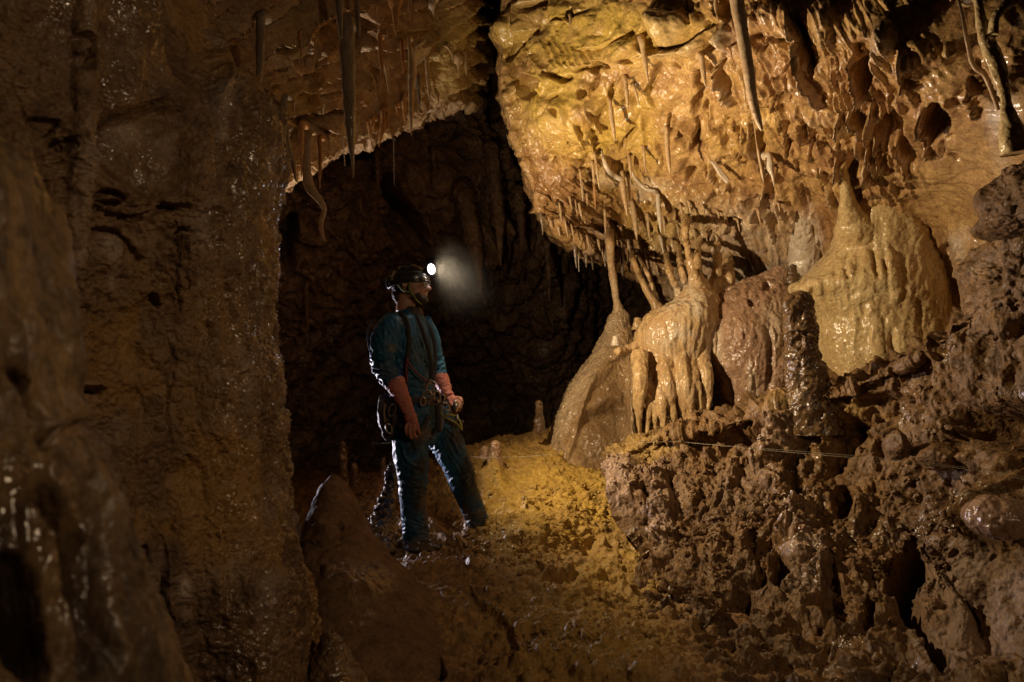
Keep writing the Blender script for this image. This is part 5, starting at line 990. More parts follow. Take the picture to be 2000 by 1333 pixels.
# guide line
def wire(name, pts, r, mat, label, cat='guide line', n=80, f_=P):
    W = np.array([f_(*q) for q in pts]); v, f = tube_geo(W, [r] * len(W), ns=6, nl=n, noise_amp=0)
    return tag(link_mesh(name, v, f, mat, origin=W[0]), label, cat)
M_STRING = plain('string', (.34, .28, .16), .6)
wire('guide_line', [(688, 875, 6.2), (770, 866, 6.0), (900, 890, 5.6), (1000, 893, 5.2), (1110, 884, 4.9), (1200, 868, 5.6), (1330, 862, 5.2)], .0007, M_STRING, 'thin pale guide line strung from the dark past the buttress to the bank')
wire('guide_line', [(1335, 864, 5.1), (1500, 880, 4.6), (1650, 893, 3.8), (1850, 912, 3.4), (2010, 938, 3.1), (2200, 975, 2.9)], .0006, M_STRING, 'thin pale guide line stretched across the front of the mud bank')
wire('guide_line', [(1335, 864, 5.1), (1500, 877, 4.62), (1650, 889, 3.82), (1850, 909, 3.42), (2010, 933, 3.12), (2200, 968, 2.9)], .0004, M_STRING, 'second finer strand running just above the line on the bank')
# ================================================================== THE CAVER
D0 = 4.93
def B(px, py, dy=0.0): return P(px, py, D0 + dy)
PXM = D0 / F
def yawv(a): a = rad(a); return np.array([math.cos(a), math.sin(a), 0.0])
def rings(rows, na=36, n=70):
    """body section: rows (px, py, dy, half width across the shoulders m, half depth m, facing angle deg)"""
    C = np.array(rows, float)[:, None, :]; g = np.einsum('ri,ijk->rk', cr_matrix(len(rows), n), C); th = np.linspace(0, 2 * np.pi, na, endpoint=False); out = []
    for r in g:
        c = B(r[0], r[1], r[2]); f = yawv(r[5]); s = np.array([f[1], -f[0], 0])
        ct, st = np.cos(th), np.sin(th); ct = np.sign(ct) * np.abs(ct) ** .9; st = np.sign(st) * np.abs(st) ** .9
        out.append(c + max(r[3], .004) * ct[:, None] * s + max(r[4], .004) * st[:, None] * f)
    v = np.array(out); cs, ce = v[0].mean(0), v[-1].mean(0); v = np.vstack([v.reshape(-1, 3), cs, ce]); k = n * na
    f = [tuple(int(i) for i in q) for q in grid_faces(n, na, wrap=True)]; f += [(k, (i + 1) % na, i) for i in range(na)] + [(k + 1, (n - 1) * na + i, (n - 1) * na + (i + 1) % na) for i in range(na)]
    return v, f
def limb(pts, flat=1.0, ns=24):
    """pts (px, py, dy, radius m)"""
    return tube_geo([B(p[0], p[1], p[2]) for p in pts], [p[3] for p in pts], ns=ns, nl=len(pts) * 12, noise_amp=0, flat=flat)
def ellipsoid(c, r, yaw=0, n=24):
    u = np.linspace(0, np.pi, n); v = np.linspace(0, 2 * np.pi, n * 2, endpoint=False); U, V_ = np.meshgrid(u, v, indexing='ij')
    f = yawv(yaw); s = np.array([-f[1], f[0], 0]); q = (np.sin(U) * np.cos(V_))[..., None] * f * r[0] + (np.sin(U) * np.sin(V_))[..., None] * s * r[1] + np.cos(U)[..., None] * np.array([0, 0, r[2]])
    return (q + c).reshape(-1, 3), [tuple(int(i) for i in k) for k in grid_faces(n, n * 2, wrap=True)]
def skin(name, geos, voxel, mat, disp=None, parent=None, smooth=2, attrs=None, origin=None):
    V, N, fc = remesh(geos, voxel, smooth)
    if disp is not None: V = V + N * disp(V, N)[:, None]
    x, y, _ = project(V)
    return link_mesh(name, V, fc, mat, parent=parent, attrs=attrs(x, y, V, N) if attrs else None, origin=origin)

M_SKIN = plain('skin', (.42, .22, .15), .5, bump=.0006, nscale=180, var=.15); M_SKIN.node_tree.nodes['Principled BSDF'].inputs['Subsurface Weight'].default_value = .05
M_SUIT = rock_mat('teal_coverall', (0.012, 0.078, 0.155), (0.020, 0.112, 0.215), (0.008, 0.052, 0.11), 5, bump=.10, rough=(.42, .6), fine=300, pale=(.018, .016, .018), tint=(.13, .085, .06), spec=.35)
M_GLOVE = rock_mat('orange_rubber_glove', (0.45, 0.14, 0.115), (0.52, 0.185, 0.15), (0.34, 0.105, 0.09), 9, bump=.10, rough=(.5, .7), fine=240, pale=(.34, .22, .13), spec=.4)
M_BOOT = rock_mat('muddy_boot', (0.10, 0.068, 0.045), (0.20, 0.14, 0.09), (0.06, 0.04, 0.03), 9, bump=.4, rough=(.2, .5), fine=90, wetn=1.5)
M_WEB = plain('dark_webbing', (.035, .028, .026), .7, bump=.0008, nscale=200)
M_BLACK = plain('black_plastic', (.02, .02, .022), .32, spec=.5, bump=.0004, nscale=120)
M_HELM = plain('helmet_shell', (.028, .027, .026), .3, spec=.5, bump=.0008, nscale=40, coat=.3)
M_GREEN = plain('lime_strap', (.15, .20, .03), .6)
M_RED = plain('red_cord', (.20, .025, .03), .6)
M_YELLOW = plain('yellow_cord', (.30, .27, .05), .6)
M_METAL = plain('worn_aluminium', (.55, .53, .52), .3, metal=1.0, bump=.0005, nscale=150)
M_HAIR = plain('dark_brown_hair', (.030, .018, .012), .6, bump=.003, nscale=260)
M_GLASS = plain('spectacle_lens', (.8, .85, .9), .05, trans=.95)
M_LENS = plain('lit_headlamp_lens', (.9, .9, 1.0), .2, emit=((.86, .86, 1.0), 60))

HY = -12      # head turned a little towards the camera
fh = yawv(HY); sh = np.array([fh[1], -fh[0], 0]); HC = B(802, 556)        # sh points to his right, towards the camera
def H(fx, sx, uz): return HC + fh * fx + sh * sx + np.array([0, 0, uz])    # metres from the centre of the skull
head = [ellipsoid(H(0.0, 0, .012), (.100, .078, .100), HY), ellipsoid(H(.045, 0, -.035), (.062, .060, .085), HY), ellipsoid(H(.062, 0, -.082), (.038, .042, .034), HY),
        ellipsoid(H(.088, 0, .012), (.022, .058, .016), HY), ellipsoid(H(.098, 0, -.054), (.014, .026, .009), HY), ellipsoid(H(.096, 0, -.068), (.013, .024, .008), HY), ellipsoid(H(.092, 0, -.100), (.018, .022, .016), HY),
        ellipsoid(H(.030, .048, -.055), (.045, .022, .040), HY), ellipsoid(H(.030, -.048, -.055), (.045, .022, .040), HY), ellipsoid(H(.080, .036, -.022), (.022, .020, .016), HY), ellipsoid(H(.080, -.036, -.022), (.022, .020, .016), HY),
        tube_geo([H(.094, 0, .006), H(.104, 0, -.012), H(.122, 0, -.030), H(.102, 0, -.038)], [.008, .010, .0135, .010], ns=14, noise_amp=0), ellipsoid(H(.106, .012, -.033), (.012, .007, .007), HY), ellipsoid(H(.106, -.012, -.033), (.012, .007, .007), HY),
        tube_geo([H(-.022, 0, -.04), H(-.030, 0, -.10), H(-.028, 0, -.17)], [.058, .056, .064], ns=24, noise_amp=0)]
for sg in (1, -1):   # ears with rim and lobe
    head.append(tube_geo([H(-.004, sg * .078, -.030), H(-.018, sg * .088, -.020), H(-.024, sg * .091, .000), H(-.014, sg * .091, .018), H(.000, sg * .086, .016), H(.006, sg * .080, .000)], [.007, .006, .0055, .0055, .0055, .005], ns=10, noise_amp=0))
    head.append(ellipsoid(H(-.006, sg * .080, -.006), (.014, .006, .022), HY))
    head.append(ellipsoid(H(.084, sg * .031, -.004), (.013, .014, .011), HY))     # closed eyelid
BY = -30
torso_in = rings([(800, 612, .00, .06, .055, BY), (796, 632, 0, .150, .075, BY), (795, 660, 0, .165, .095, BY), (800, 700, 0, .150, .095, BY), (806, 750, 0, .135, .09, BY), (812, 790, 0, .145, .10, BY), (820, 840, 0, .135, .10, BY), (826, 862, 0, .09, .07, BY)])
NS_, NE, NW = (764, 640, -.16), (753, 716, -.24), (795, 796, -.26)
FS_, FE_, FW = (824, 638, .17), (846, 706, .21), (872, 768, .10)
body = head + [torso_in, limb([(*NS_, .05), (*NE, .042), (*NW, .027), (805, 822, -.26, .03)]), limb([(*FS_, .05), (*FE_, .042), (*FW, .027), (886, 790, .06, .03)]),
               limb([(802, 820, -.08, .085), (806, 930, -.11, .058), (808, 965, -.11, .052), (814, 1066, -.10, .038)]), limb([(848, 820, .09, .085), (893, 915, .10, .058), (906, 955, .12, .050), (936, 1028, .16, .038)]),
               limb([(812, 1068, -.10, .04), (840, 1078, -.14, .035)]), limb([(936, 1032, .16, .04), (962, 1038, .13, .035)])]
FOOT = B(815, 1086, -.10)
person = skin('person', body, .006, M_SKIN, smooth=3, origin=FOOT)
tag(person, 'caver in teal suit and dark helmet with lit headlamp, standing in profile on the mud', 'person')
# beard and hair
def dn(a, s, k): return lambda V, N: a * noise(V * s + k)
skin('beard', [ellipsoid(H(.064, 0, -.092), (.045, .047, .036), HY), ellipsoid(H(.036, .044, -.066), (.044, .022, .034), HY), ellipsoid(H(.036, -.044, -.066), (.044, .022, .034), HY), ellipsoid(H(.098, 0, -.046), (.014, .032, .006), HY), ellipsoid(H(.010, .066, -.035), (.014, .012, .035), HY), ellipsoid(H(.090, 0, -.102), (.024, .028, .020), HY)], .004, M_HAIR, dn(.003, 220, 1), person)
skin('hair', [ellipsoid(H(-.055, 0, -.020), (.062, .076, .062), HY), ellipsoid(H(-.080, 0, -.060), (.036, .055, .045), HY), ellipsoid(H(-.066, 0, -.095), (.030, .048, .035), HY), ellipsoid(H(-.006, .070, .016), (.035, .018, .03), HY)], .004, M_HAIR, dn(.006, 120, 2), person)
# spectacles
g = []
for sg in (1, -1):
    g.append(tube_geo([H(.112, sg * .010, .002), H(.108, sg * .046, .004), H(.105, sg * .050, -.016), H(.110, sg * .034, -.026), H(.114, sg * .012, -.020), H(.112, sg * .010, .002)], [.0022] * 6, ns=8, noise_amp=0, nl=60))
    g.append(tube_geo([H(.107, sg * .048, .002), H(.06, sg * .076, .006), H(.0, sg * .088, .004)], [.002] * 3, ns=8, noise_amp=0))
v, f = join_geo(g); sp = link_mesh('spectacles', v, f, M_METAL, parent=person)
for sg in (1, -1):
    v, f = ellipsoid(H(.109, sg * .030, -.011), (.0015, .019, .012), HY - sg * 8); link_mesh('lens', v, f, M_GLASS, parent=sp)
# coverall, one piece
suit = [rings([(801, 606, .0, .074, .070, BY), (799, 618, 0, .105, .080, BY), (796, 634, 0, .180, .100, BY), (794, 662, 0, .200, .130, BY), (797, 705, 0, .182, .132, BY), (803, 745, 0, .165, .122, BY), (808, 768, 0, .150, .112, BY), (812, 795, 0, .168, .125, BY), (820, 838, 0, .165, .125, BY), (826, 868, 0, .11, .09, BY)]),
        limb([(772, 628, -.13, .072), (757, 650, -.19, .082), (748, 685, -.23, .078), (750, 715, -.25, .070), (762, 740, -.26, .058), (771, 752, -.265, .042)]),
        limb([(822, 630, .13, .07), (838, 660, .19, .068), (848, 700, .22, .062), (854, 722, .19, .056), (862, 738, .16, .046)]),
        limb([(800, 800, -.085, .115), (802, 860, -.10, .112), (806, 930, -.11, .092), (808, 990, -.11, .080), (812, 1040, -.105, .078), (815, 1068, -.10, .074)]),
        limb([(846, 805, .08, .112), (872, 862, .09, .104), (896, 918, .10, .092), (912, 965, .13, .080), (930, 1010, .155, .070), (938, 1030, .16, .066)])]
def cloth(V, N):
    x, y, _ = project(V); h = .006 * fbm(V, 7, 3, seed=110)
    # folds: gather at elbows, waist, knees and ankles
    q = V + .03 * np.stack([fbm(V, 5, 2, seed=111)] * 3, 1)
    def folds(cx, cy, r, ang, fr, amp, sd):
        a = rad(ang); u = ((x - cx) * math.cos(a) + (y - cy) * math.sin(a)) * PXM; v_ = (-(x - cx) * math.sin(a) + (y - cy) * math.cos(a)) * PXM
        w_ = np.exp(-((x - cx) ** 2 + (y - cy) ** 2) / (r * r)); k = np.stack([u * fr * .3, v_ * fr, V[:, 1] * fr * .35 + sd], 1)
        return amp * w_ * (1 - 2 * np.minimum(1, np.abs(noise(k)) * 2.4))
    h += folds(745, 715, 34, 20, 42, .013, 1) + folds(760, 745, 20, 20, 50, .009, 2) + folds(800, 770, 36, 5, 40, .010, 3) + folds(850, 715, 24, -30, 45, .010, 4) + folds(808, 940, 34, 10, 30, .009, 5) + folds(812, 1045, 34, 8, 45, .012, 6) + folds(905, 930, 30, -35, 32, .009, 7) + folds(932, 1015, 26, -30, 45, .010, 8)
    h += folds(835, 850, 40, -50, 30, .010, 9) + folds(790, 680, 46, 70, 26, .008, 10) + folds(745, 660, 30, 80, 30, .006, 11) + folds(780, 880, 50, 80, 26, .007, 12) + folds(880, 880, 46, 65, 26, .007, 13)
    h += .0035 * (ridged(q, 9, 2, seed=112) - .5) + .002 * noise(V * 60)
    return h
def suit_attr(x, y, V, N):
    n = fbm(V, 9, 4, seed=113)
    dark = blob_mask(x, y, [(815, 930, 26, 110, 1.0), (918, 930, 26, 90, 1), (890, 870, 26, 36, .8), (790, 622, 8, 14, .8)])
    mud = blob_mask(x, y, [(830, 1010, 14, 60, .5), (925, 1010, 22, 40, .9), (815, 1062, 40, 14, .7), (762, 680, 20, 10, .35), (755, 725, 26, 16, .35), (812, 700, 14, 20, .25), (830, 850, 20, 20, .4)])
    return dict(pale=np.clip(dark * (.9 + 2.4 * n), 0, 1) * .9, stain_shading=np.clip(mud * (.8 + 2.5 * n), 0, 1), wet=sstep(1040, 1060, y) * .7)
cov = skin('coverall', suit, .0065, M_SUIT, cloth, person, 2, suit_attr)
# collar
col_ = rings([(801, 601, 0, .062, .066, BY), (801, 606, 0, .072, .074, BY), (801, 612, 0, .082, .080, BY), (800, 618, 0, .094, .084, BY)], n=20)
skin('collar', [col_], .005, M_WEB, lambda V, N: .003 * noise(V * 30), person)
# gloves
def glove(pts_cuff, palm, fingers, thumb, name='glove', pale=None):
    geos = [limb(pts_cuff, ns=26)] + [ellipsoid(B(*p[:3]), p[3], p[4]) for p in palm]
    for fg in fingers + [thumb]: geos.append(tube_geo([B(*q[:3]) for q in fg], [q[3] for q in fg], ns=14, noise_amp=0, nl=34))
    return skin(name, geos, .0032, M_GLOVE, lambda V, N: .0022 * noise(V * 40) + .0014 * noise(V * 110) + .004 * (ridged(V * np.array([1, 1, 1.8]), 14, 2) - .6), person, 2, attrs=lambda x, y, V, N: dict(pale=np.clip(pale(x, y) * (.8 + 2 * fbm(V, 12, 3)), 0, 1), stain_shading=np.zeros(len(x)), wet=np.zeros(len(x))))
glove([(768, 741, -.262, .050), (771, 748, -.265, .062), (774, 753, -.266, .058), (782, 770, -.268, .051), (791, 790, -.27, .042), (798, 806, -.27, .036), (803, 818, -.27, .040)],
      [(804, 822, -.272, (.040, .024, .036), -20), (806, 829, -.272, (.042, .022, .024), -20)],
      [[(795, 828, -.285, .012), (793, 839, -.292, .0115), (795, 848, -.285, .0105), (799, 851, -.268, .0095)],
       [(802, 830, -.292, .0125), (800, 843, -.300, .012), (802, 853, -.290, .011), (806, 856, -.272, .0095)],
       [(809, 830, -.290, .012), (808, 843, -.298, .0115), (810, 852, -.288, .0105), (813, 854, -.270, .0095)],
       [(815, 827, -.280, .011), (816, 838, -.286, .0105), (818, 845, -.276, .0095), (819, 847, -.262, .0085)]],
      [(797, 812, -.255, .014), (806, 826, -.235, .013), (812, 838, -.232, .012), (814, 846, -.238, .0105)], pale=lambda x, y: np.clip((y - 826) / 30, 0, .35))
glove([(857, 731, .165, .046), (859, 738, .16, .056), (862, 744, .15, .052), (868, 756, .13, .045), (873, 767, .10, .033), (878, 775, .085, .034)],
      [(882, 780, .075, (.036, .026, .030), -30), (888, 783, .06, (.030, .026, .026), -30)],
      [[(892, 777, .055, .0125), (899, 779, .03, .012), (902, 788, .015, .011), (899, 797, .012, .010)],
       [(891, 782, .045, .0125), (897, 787, .018, .012), (899, 796, .006, .011), (895, 804, .008, .010)],
       [(888, 786, .036, .012), (892, 793, .010, .0115), (892, 802, .002, .0105), (888, 807, .008, .0095)],
       [(883, 787, .032, .011), (885, 795, .010, .0105), (884, 802, .006, .0095), (881, 805, .012, .0085)]],
      [(876, 776, .055, .014), (880, 786, .022, .013), (885, 792, .000, .012), (891, 795, -.008, .0105)], pale=lambda x, y: np.clip((x - 872) / 20, 0, .75))
# boots
def boot(a, b, dy, dy2):
    skin('boot', [limb([(a, b - 16, dy, .056), (a + 1, b + 2, dy, .054), (a + 3, b + 8, dy, .05)]), ellipsoid(B(a + 4, b + 6, dy), (.085, .050, .036), -12), ellipsoid(B(a + 24, b + 5, (dy + dy2) / 2 - .02), (.090, .056, .042), -12), ellipsoid(B(a + 42, b + 8, dy2 - .02), (.060, .052, .036), -12), ellipsoid(B(a - 8, b + 10, dy), (.045, .04, .028), -12)],
         .005, M_BOOT, lambda V, N: .006 * fbm(V, 20, 3), person, 2)
boot(814, 1066, -.10, -.13); boot(938, 1028, .16, .13)
# helmet
def dome(c, r, n=40, na=72, cut=-.25, thick=.008):
    u = np.linspace(0, np.arccos(cut), n); th = np.linspace(0, 2 * np.pi, na, endpoint=False); U, T = np.meshgrid(u, th, indexing='ij')
    def sh_(k): return (c + (np.sin(U) * np.cos(T))[..., None] * fh * (r[0] - k) + (np.sin(U) * np.sin(T))[..., None] * sh * (r[1] - k) + (np.cos(U) * (r[2] - k) + np.where(np.sin(U) > .8, .012 * np.cos(T) * (np.sin(U) - .8) * 5, 0) - .010 * np.clip(-np.cos(T), 0, 1) * (U / 2))[..., None] * np.array([0, 0, 1.0])).reshape(-1, 3)
    o, i = sh_(0), sh_(thick); k = n * na; f = [tuple(int(a) for a in q) for q in grid_faces(n, na, wrap=True)]
    f2 = [tuple(int(a + k) for a in q[::-1]) for q in f]; e = (n - 1) * na; f3 = [(e + a, e + (a + 1) % na, k + e + (a + 1) % na, k + e + a) for a in range(na)]
    return np.vstack([o, i]), f + f2 + f3
HM = H(-.006, 0, .026)
v, f = dome(HM, (.128, .102, .100)); helmet = link_mesh('helmet', v, f, M_HELM, parent=person)
g = []
for a in np.linspace(0, 2 * np.pi, 49): g.append(HM + fh * .130 * math.cos(a) + sh * .104 * math.sin(a) + np.array([0, 0, -.025 + .012 * math.cos(a) - .016 * max(0, -math.cos(a))]))
v, f = tube_geo(g, [.0055] * 49, ns=8, nl=140, noise_amp=0, cap=False); link_mesh('rim', v, f, M_BLACK, parent=helmet)
for a, e, ln in ((100, 35, .03), (70, 40, .03), (130, 38, .028), (85, 62, .03), (55, 20, .02), (120, 62, .03)):   # vent slots
    A, E = rad(a), rad(e); dirv = fh * math.cos(E) * math.cos(A) * .129 + sh * math.cos(E) * math.sin(A) * .103 + np.array([0, 0, math.sin(E) * .101]); t = fh * math.sin(A) - sh * math.cos(A) * .3; t /= np.linalg.norm(t)
    v, f = tube_geo([HM + dirv - t * ln / 2, HM + dirv * 1.006, HM + dirv + t * ln / 2], [.003, .008, .003], ns=10, noise_amp=0, flat=.35); link_mesh('vent', v, f, plain('vent_void', (.004, .004, .004), .9) if a == 100 else bpy.data.materials['vent_void'], parent=helmet)
# sticker-like reflective patch at the front brim
v, f = ellipsoid(H(.098, .050, .026), (.022, .016, .014), HY - 30); link_mesh('brim_patch', v, f, plain('pale_patch', (.5, .45, .38), .4), parent=helmet)
# headlamp: bracket, housing, lens, strap, rear battery
LN = yawv(-38)
lamp_c = B(842, 526, -.03)
def disc(c, ax, r0, r1, depth, n=40, dome_=.0, oval=1.0):
    ax = ax / np.linalg.norm(ax); s = np.cross(ax, [0, 0, 1]); s /= np.linalg.norm(s); u = np.cross(s, ax); prof = [(0, 0), (r0, 0), (r1, depth), (r1 * .8, depth + dome_ * .4), (r1 * .4, depth + dome_ * .9), (0, depth + dome_)]
    V = []; th = np.linspace(0, 2 * np.pi, n, endpoint=False)
    for r, z in prof: V.append(c + ax * z + r * (np.cos(th)[:, None] * s * oval + np.sin(th)[:, None] * u))
    return np.array(V).reshape(-1, 3), [tuple(int(i) for i in q) for q in grid_faces(len(prof), n, wrap=True)]
v, f = disc(lamp_c - LN * .045, LN, .024, .040, .048, dome_=-.004); hl = link_mesh('headlamp', v, f, M_BLACK, parent=helmet)
v, f = disc(lamp_c + LN * .001, LN, .031, .031, .003, dome_=.008); link_mesh('headlamp_lens', v, f, M_LENS, parent=helmet)
v, f = tube_geo([H(.110, 0, .055), H(.125, .0, .075), lamp_c - LN * .035], [.014, .012, .016], ns=12, noise_amp=0); link_mesh('lamp_bracket', v, f, M_BLACK, parent=helmet)
v, f = join_geo([ellipsoid(H(-.140, .0, .020), (.020, .040, .042), HY), ellipsoid(H(-.126, .04, .000), (.018, .02, .03), HY), tube_geo([H(-.155, 0, .05), H(-.165, 0, .02), H(-.155, 0, -.02)], [.004] * 3, noise_amp=0)]); link_mesh('battery_box', v, f, M_BLACK, parent=helmet)
v, f = tube_geo([H(.10, .055, .062), H(.03, .100, .060), H(-.05, .095, .045), H(-.12, .05, .03)], [.006] * 4, ns=8, flat=.4, noise_amp=0, nl=50); link_mesh('lamp_strap', v, f, M_WEB, parent=helmet)
for pts in ([H(.030, .093, .010), H(.024, .094, -.030), H(.034, .086, -.060), H(.062, .052, -.112), H(.080, .0, -.124)], [H(-.050, .088, -.012), H(-.015, .094, -.048), H(.030, .088, -.064)]):
    v, f = tube_geo(pts, [.0062] * len(pts), ns=10, flat=.35, noise_amp=0, nl=50); link_mesh('chin_strap', v, f, M_GREEN, parent=helmet)
# harness
def strap(name, pts, r, mat, parent, flat=.3, nl=60, ns=10):
    v, f = tube_geo([B(*q) for q in pts], [r] * len(pts), ns=ns, flat=flat, noise_amp=0, nl=nl); return link_mesh(name, v, f, mat, parent=parent)
bel = []
for a in np.linspace(0, 2 * np.pi, 33): bel.append(B(810, 780) + sum((np.array(yawv(BY)) * .135 * math.cos(a), np.array([yawv(BY)[1], -yawv(BY)[0], 0]) * .178 * math.sin(a), np.array([0, 0, -.012 * math.cos(a)]))))
v, f = tube_geo(bel, [.022] * 33, ns=12, flat=.3, noise_amp=.02, nl=120, cap=False); har = link_mesh('harness', v, f, M_WEB, parent=person)
strap('shoulder_strap', [(780, 612, -.10), (793, 625, -.16), (798, 648, -.175), (799, 675, -.175), (795, 702, -.18), (792, 735, -.17), (793, 770, -.17)], .015, M_WEB, har)
strap('chest_strap', [(812, 612, -.06), (822, 636, -.10), (831, 665, -.125), (838, 690, -.125), (842, 718, -.115), (843, 750, -.115)], .013, M_WEB, har)
strap('shoulder_strap', [(828, 622, .03), (845, 655, .02), (851, 690, .0), (849, 720, -.04), (845, 748, -.09)], .012, M_WEB, har)
strap('red_cord', [(795, 700, -.19), (796, 706, -.195), (812, 727, -.19), (830, 742, -.16), (842, 750, -.125)], .0055, M_RED, har, flat=1)
strap('red_cord', [(795, 705, -.195), (793, 725, -.195), (796, 745, -.19)], .005, M_RED, har, flat=1)
strap('leg_loop', [(775, 800, -.19), (785, 835, -.22), (805, 848, -.225), (825, 835, -.19), (838, 812, -.14)], .016, M_WEB, har)
strap('leg_loop', [(852, 800, -.06), (875, 822, -.03), (895, 832, .02), (903, 822, .10)], .014, M_WEB, har)
strap('back_loop', [(735, 622, -.16), (722, 634, -.17), (718, 655, -.18), (721, 680, -.18), (727, 692, -.20)], .005, M_WEB, har, flat=1)
strap('hanging_strap', [(853, 782, -.15), (855, 800, -.165), (856, 825, -.17), (858, 845, -.17)], .016, M_WEB, har)
strap('hanging_strap', [(862, 790, -.14), (864, 815, -.15), (862, 838, -.15)], .010, plain('grey_webbing', (.22, .20, .20), .7), har)
strap('yellow_cord', [(858, 800, -.14), (864, 812, -.155), (878, 820, -.16), (893, 829, -.15), (902, 840, -.13), (901, 830, -.12), (894, 816, -.10), (886, 812, -.10), (870, 810, -.13)], .0052, M_YELLOW, har, flat=1, nl=110)
def biner(cx, cy, dy, w_, h_, rot, mat=None):
    a = np.linspace(0, 2 * np.pi, 25); r = rad(rot); X = w_ * np.cos(a) * (1 - .2 * np.sin(a)); Y = h_ * np.sin(a); px_ = cx + (X * math.cos(r) - Y * math.sin(r)); py_ = cy + (X * math.sin(r) + Y * math.cos(r))
    v, f = tube_geo([B(p, q, dy + .01 * math.sin(t)) for p, q, t in zip(px_, py_, a)], [.0052] * 25, ns=8, noise_amp=0, nl=70, cap=False); return link_mesh('carabiner', v, f, mat or M_METAL, parent=har)
biner(840, 757, -.15, 7, 13, 25); biner(833, 772, -.165, 6, 10, 60); biner(853, 776, -.16, 6, 12, -10); biner(862, 780, -.15, 5, 9, 30); biner(846, 786, -.165, 5, 10, 80); biner(871, 795, -.13, 5, 9, -40); biner(826, 785, -.18, 5, 8, 10); biner(766, 802, -.24, 6, 12, 15); biner(760, 838, -.24, 5, 10, -20)
for c_, r_ in ((B(838, 746, -.14), (.016, .010, .018)), (B(893, 817, -.11), (.010, .010, .022)), (B(846, 770, -.16), (.014, .010, .020)), (B(890, 793, -.02), (.018, .016, .035))):
    v, f = ellipsoid(c_, r_); link_mesh('metal_fitting', v, f, M_METAL, parent=har)
skin('gear_pouch', [ellipsoid(B(757, 812, -.14), (.055, .07, .10), BY), ellipsoid(B(752, 785, -.14), (.03, .05, .05), BY), ellipsoid(B(760, 846, -.15), (.035, .05, .05), BY), limb([(745, 780, -.18, .012), (742, 805, -.19, .014), (748, 835, -.19, .012), (756, 858, -.18, .01)]), limb([(765, 790, -.2, .014), (770, 820, -.21, .016), (762, 850, -.2, .012)])], .005, M_WEB, lambda V, N: .008 * (ridged(V, 14, 3) - .5), har)
strap('pouch_trim', [(752, 790, -.215), (750, 806, -.225), (752, 825, -.225)], .006, plain('tan_trim', (.25, .17, .10), .7), har)
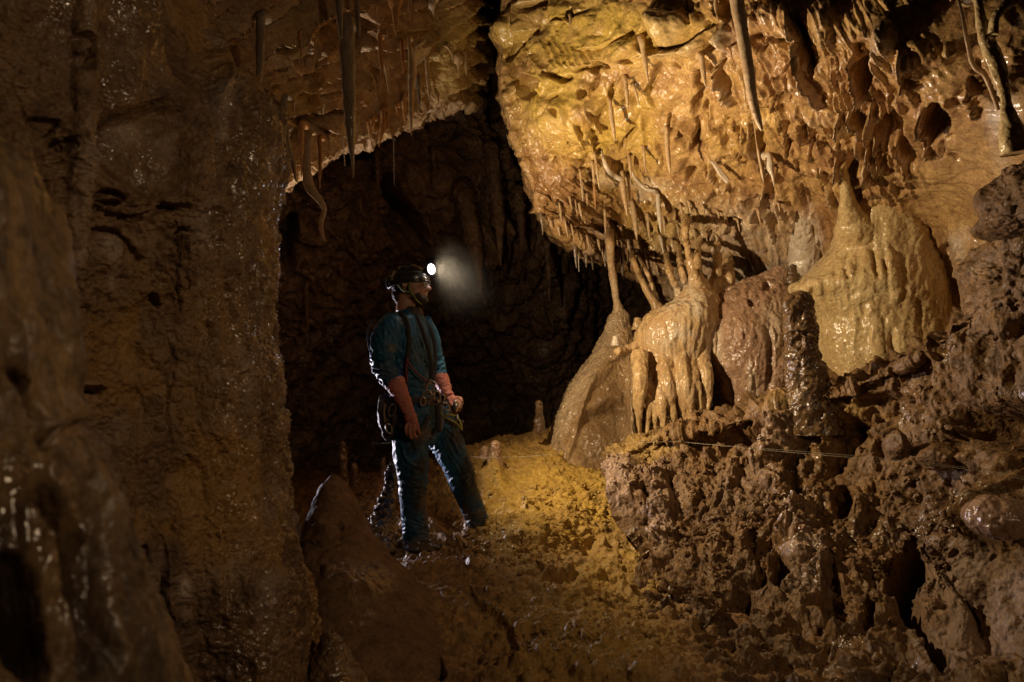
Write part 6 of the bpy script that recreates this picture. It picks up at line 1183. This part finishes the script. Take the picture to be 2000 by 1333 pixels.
# mud dabs the boots stand in
# ------------------------------------------------------------------ breath hanging in the lamp beam
def mist(name, c, r, dens, label):
    v, f = ellipsoid(np.zeros(3), (1, 1, 1)); o = link_mesh(name, v, f, None); o.location = Vector(c); o.scale = r; o.rotation_euler = (0, rad(32), 0)
    m = bpy.data.materials.new('breath_vapour'); m.use_nodes = True; nt = m.node_tree; nt.nodes.clear(); L = nt.links.new
    out = nd(nt, 'ShaderNodeOutputMaterial'); pv = nd(nt, 'ShaderNodeVolumePrincipled'); pv.inputs['Color'].default_value = (.95, .95, 1, 1); pv.inputs['Anisotropy'].default_value = .1
    tc = nd(nt, 'ShaderNodeTexCoord'); n1 = nd(nt, 'ShaderNodeTexNoise', Scale=2.4, Detail=4.0, Roughness=.55); L(tc.outputs['Object'], n1.inputs['Vector'])
    ln = nd(nt, 'ShaderNodeVectorMath', operation='LENGTH'); L(tc.outputs['Object'], ln.inputs[0])
    fo = nd(nt, 'ShaderNodeMapRange'); L(ln.outputs['Value'], fo.inputs[0]); fo.inputs[1].default_value = 0.1; fo.inputs[2].default_value = 1.0; fo.inputs[3].default_value = 1; fo.inputs[4].default_value = 0; fo.interpolation_type = 'SMOOTHSTEP'
    nr = nd(nt, 'ShaderNodeMapRange'); L(n1.outputs[0], nr.inputs[0]); nr.inputs[1].default_value = .22; nr.inputs[2].default_value = .90
    mu = nd(nt, 'ShaderNodeMath', operation='MULTIPLY'); L(fo.outputs[0], mu.inputs[0]); L(nr.outputs[0], mu.inputs[1]); m2 = nd(nt, 'ShaderNodeMath', operation='MULTIPLY'); L(mu.outputs[0], m2.inputs[0]); m2.inputs[1].default_value = dens
    L(m2.outputs[0], pv.inputs['Density']); L(pv.outputs[0], out.inputs['Volume']); o.data.materials.append(m)
    o['kind'] = 'stuff'; o['label'] = label; o['category'] = 'mist'; return o
mist('breath_mist', B(874, 548, -.05), (.38, .20, .28), .026, 'faint cloud of breath drifting from the caver through the headlamp light')
# ------------------------------------------------------------------ clods and grit lying on the mud
def clods(name, surf, n, area, smin, smax, mat, label, seed):
    q, N, x, y, at = SURF[surf]; r = np.random.RandomState(seed); dens = blob_mask(x, y, area); dens *= (0.25 + sstep(-.1, .25, fbm(q, 2.6, 3, seed=seed))); dens[dens < .02] = 0
    idx = r.choice(len(q), n, p=dens / dens.sum()); u = np.linspace(0, np.pi, 6); v = np.linspace(0, 2 * np.pi, 8, endpoint=False); U, V_ = np.meshgrid(u, v, indexing='ij')
    s = np.stack([np.sin(U) * np.cos(V_), np.sin(U) * np.sin(V_), np.cos(U)], -1).reshape(-1, 3); f = grid_faces(6, 8, wrap=True)
    size = smin * (smax / smin) ** (r.rand(n) ** 2.6); sc3 = size[:, None] * r.uniform(.6, 1.25, (n, 3)); j = 1 + .22 * r.normal(size=(n, len(s), 1)).clip(-1.5, 1.5)
    A = r.normal(size=(n, 3, 3)); Q, _ = np.linalg.qr(A); W = np.einsum('nij,nkj->nki', Q, s[None] * sc3[:, None, :] * j) + (q[idx] + N[idx] * (size * .25)[:, None])[:, None, :]
    F_ = (f[None] + (np.arange(n) * len(s))[:, None, None]).reshape(-1, 4)
    return tag(link_mesh(name, W.reshape(-1, 3), F_, mat, smooth=False, attrs={k_: np.repeat(v_[idx], len(s)) for k_, v_ in at.items()}), label, 'mud clods', kind='stuff')
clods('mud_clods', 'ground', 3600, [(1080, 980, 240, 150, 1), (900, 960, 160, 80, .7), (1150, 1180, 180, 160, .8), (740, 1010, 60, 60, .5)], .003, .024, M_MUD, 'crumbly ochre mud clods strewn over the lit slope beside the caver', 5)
clods('bank_clods', 'bank', 3000, [(1350, 930, 180, 110, 1), (1600, 1050, 320, 200, .9), (1850, 850, 200, 130, .8), (1500, 1230, 300, 120, .5)], .003, .030, M_BANK, 'crumbly brown clods and grit covering the mud bank', 6)
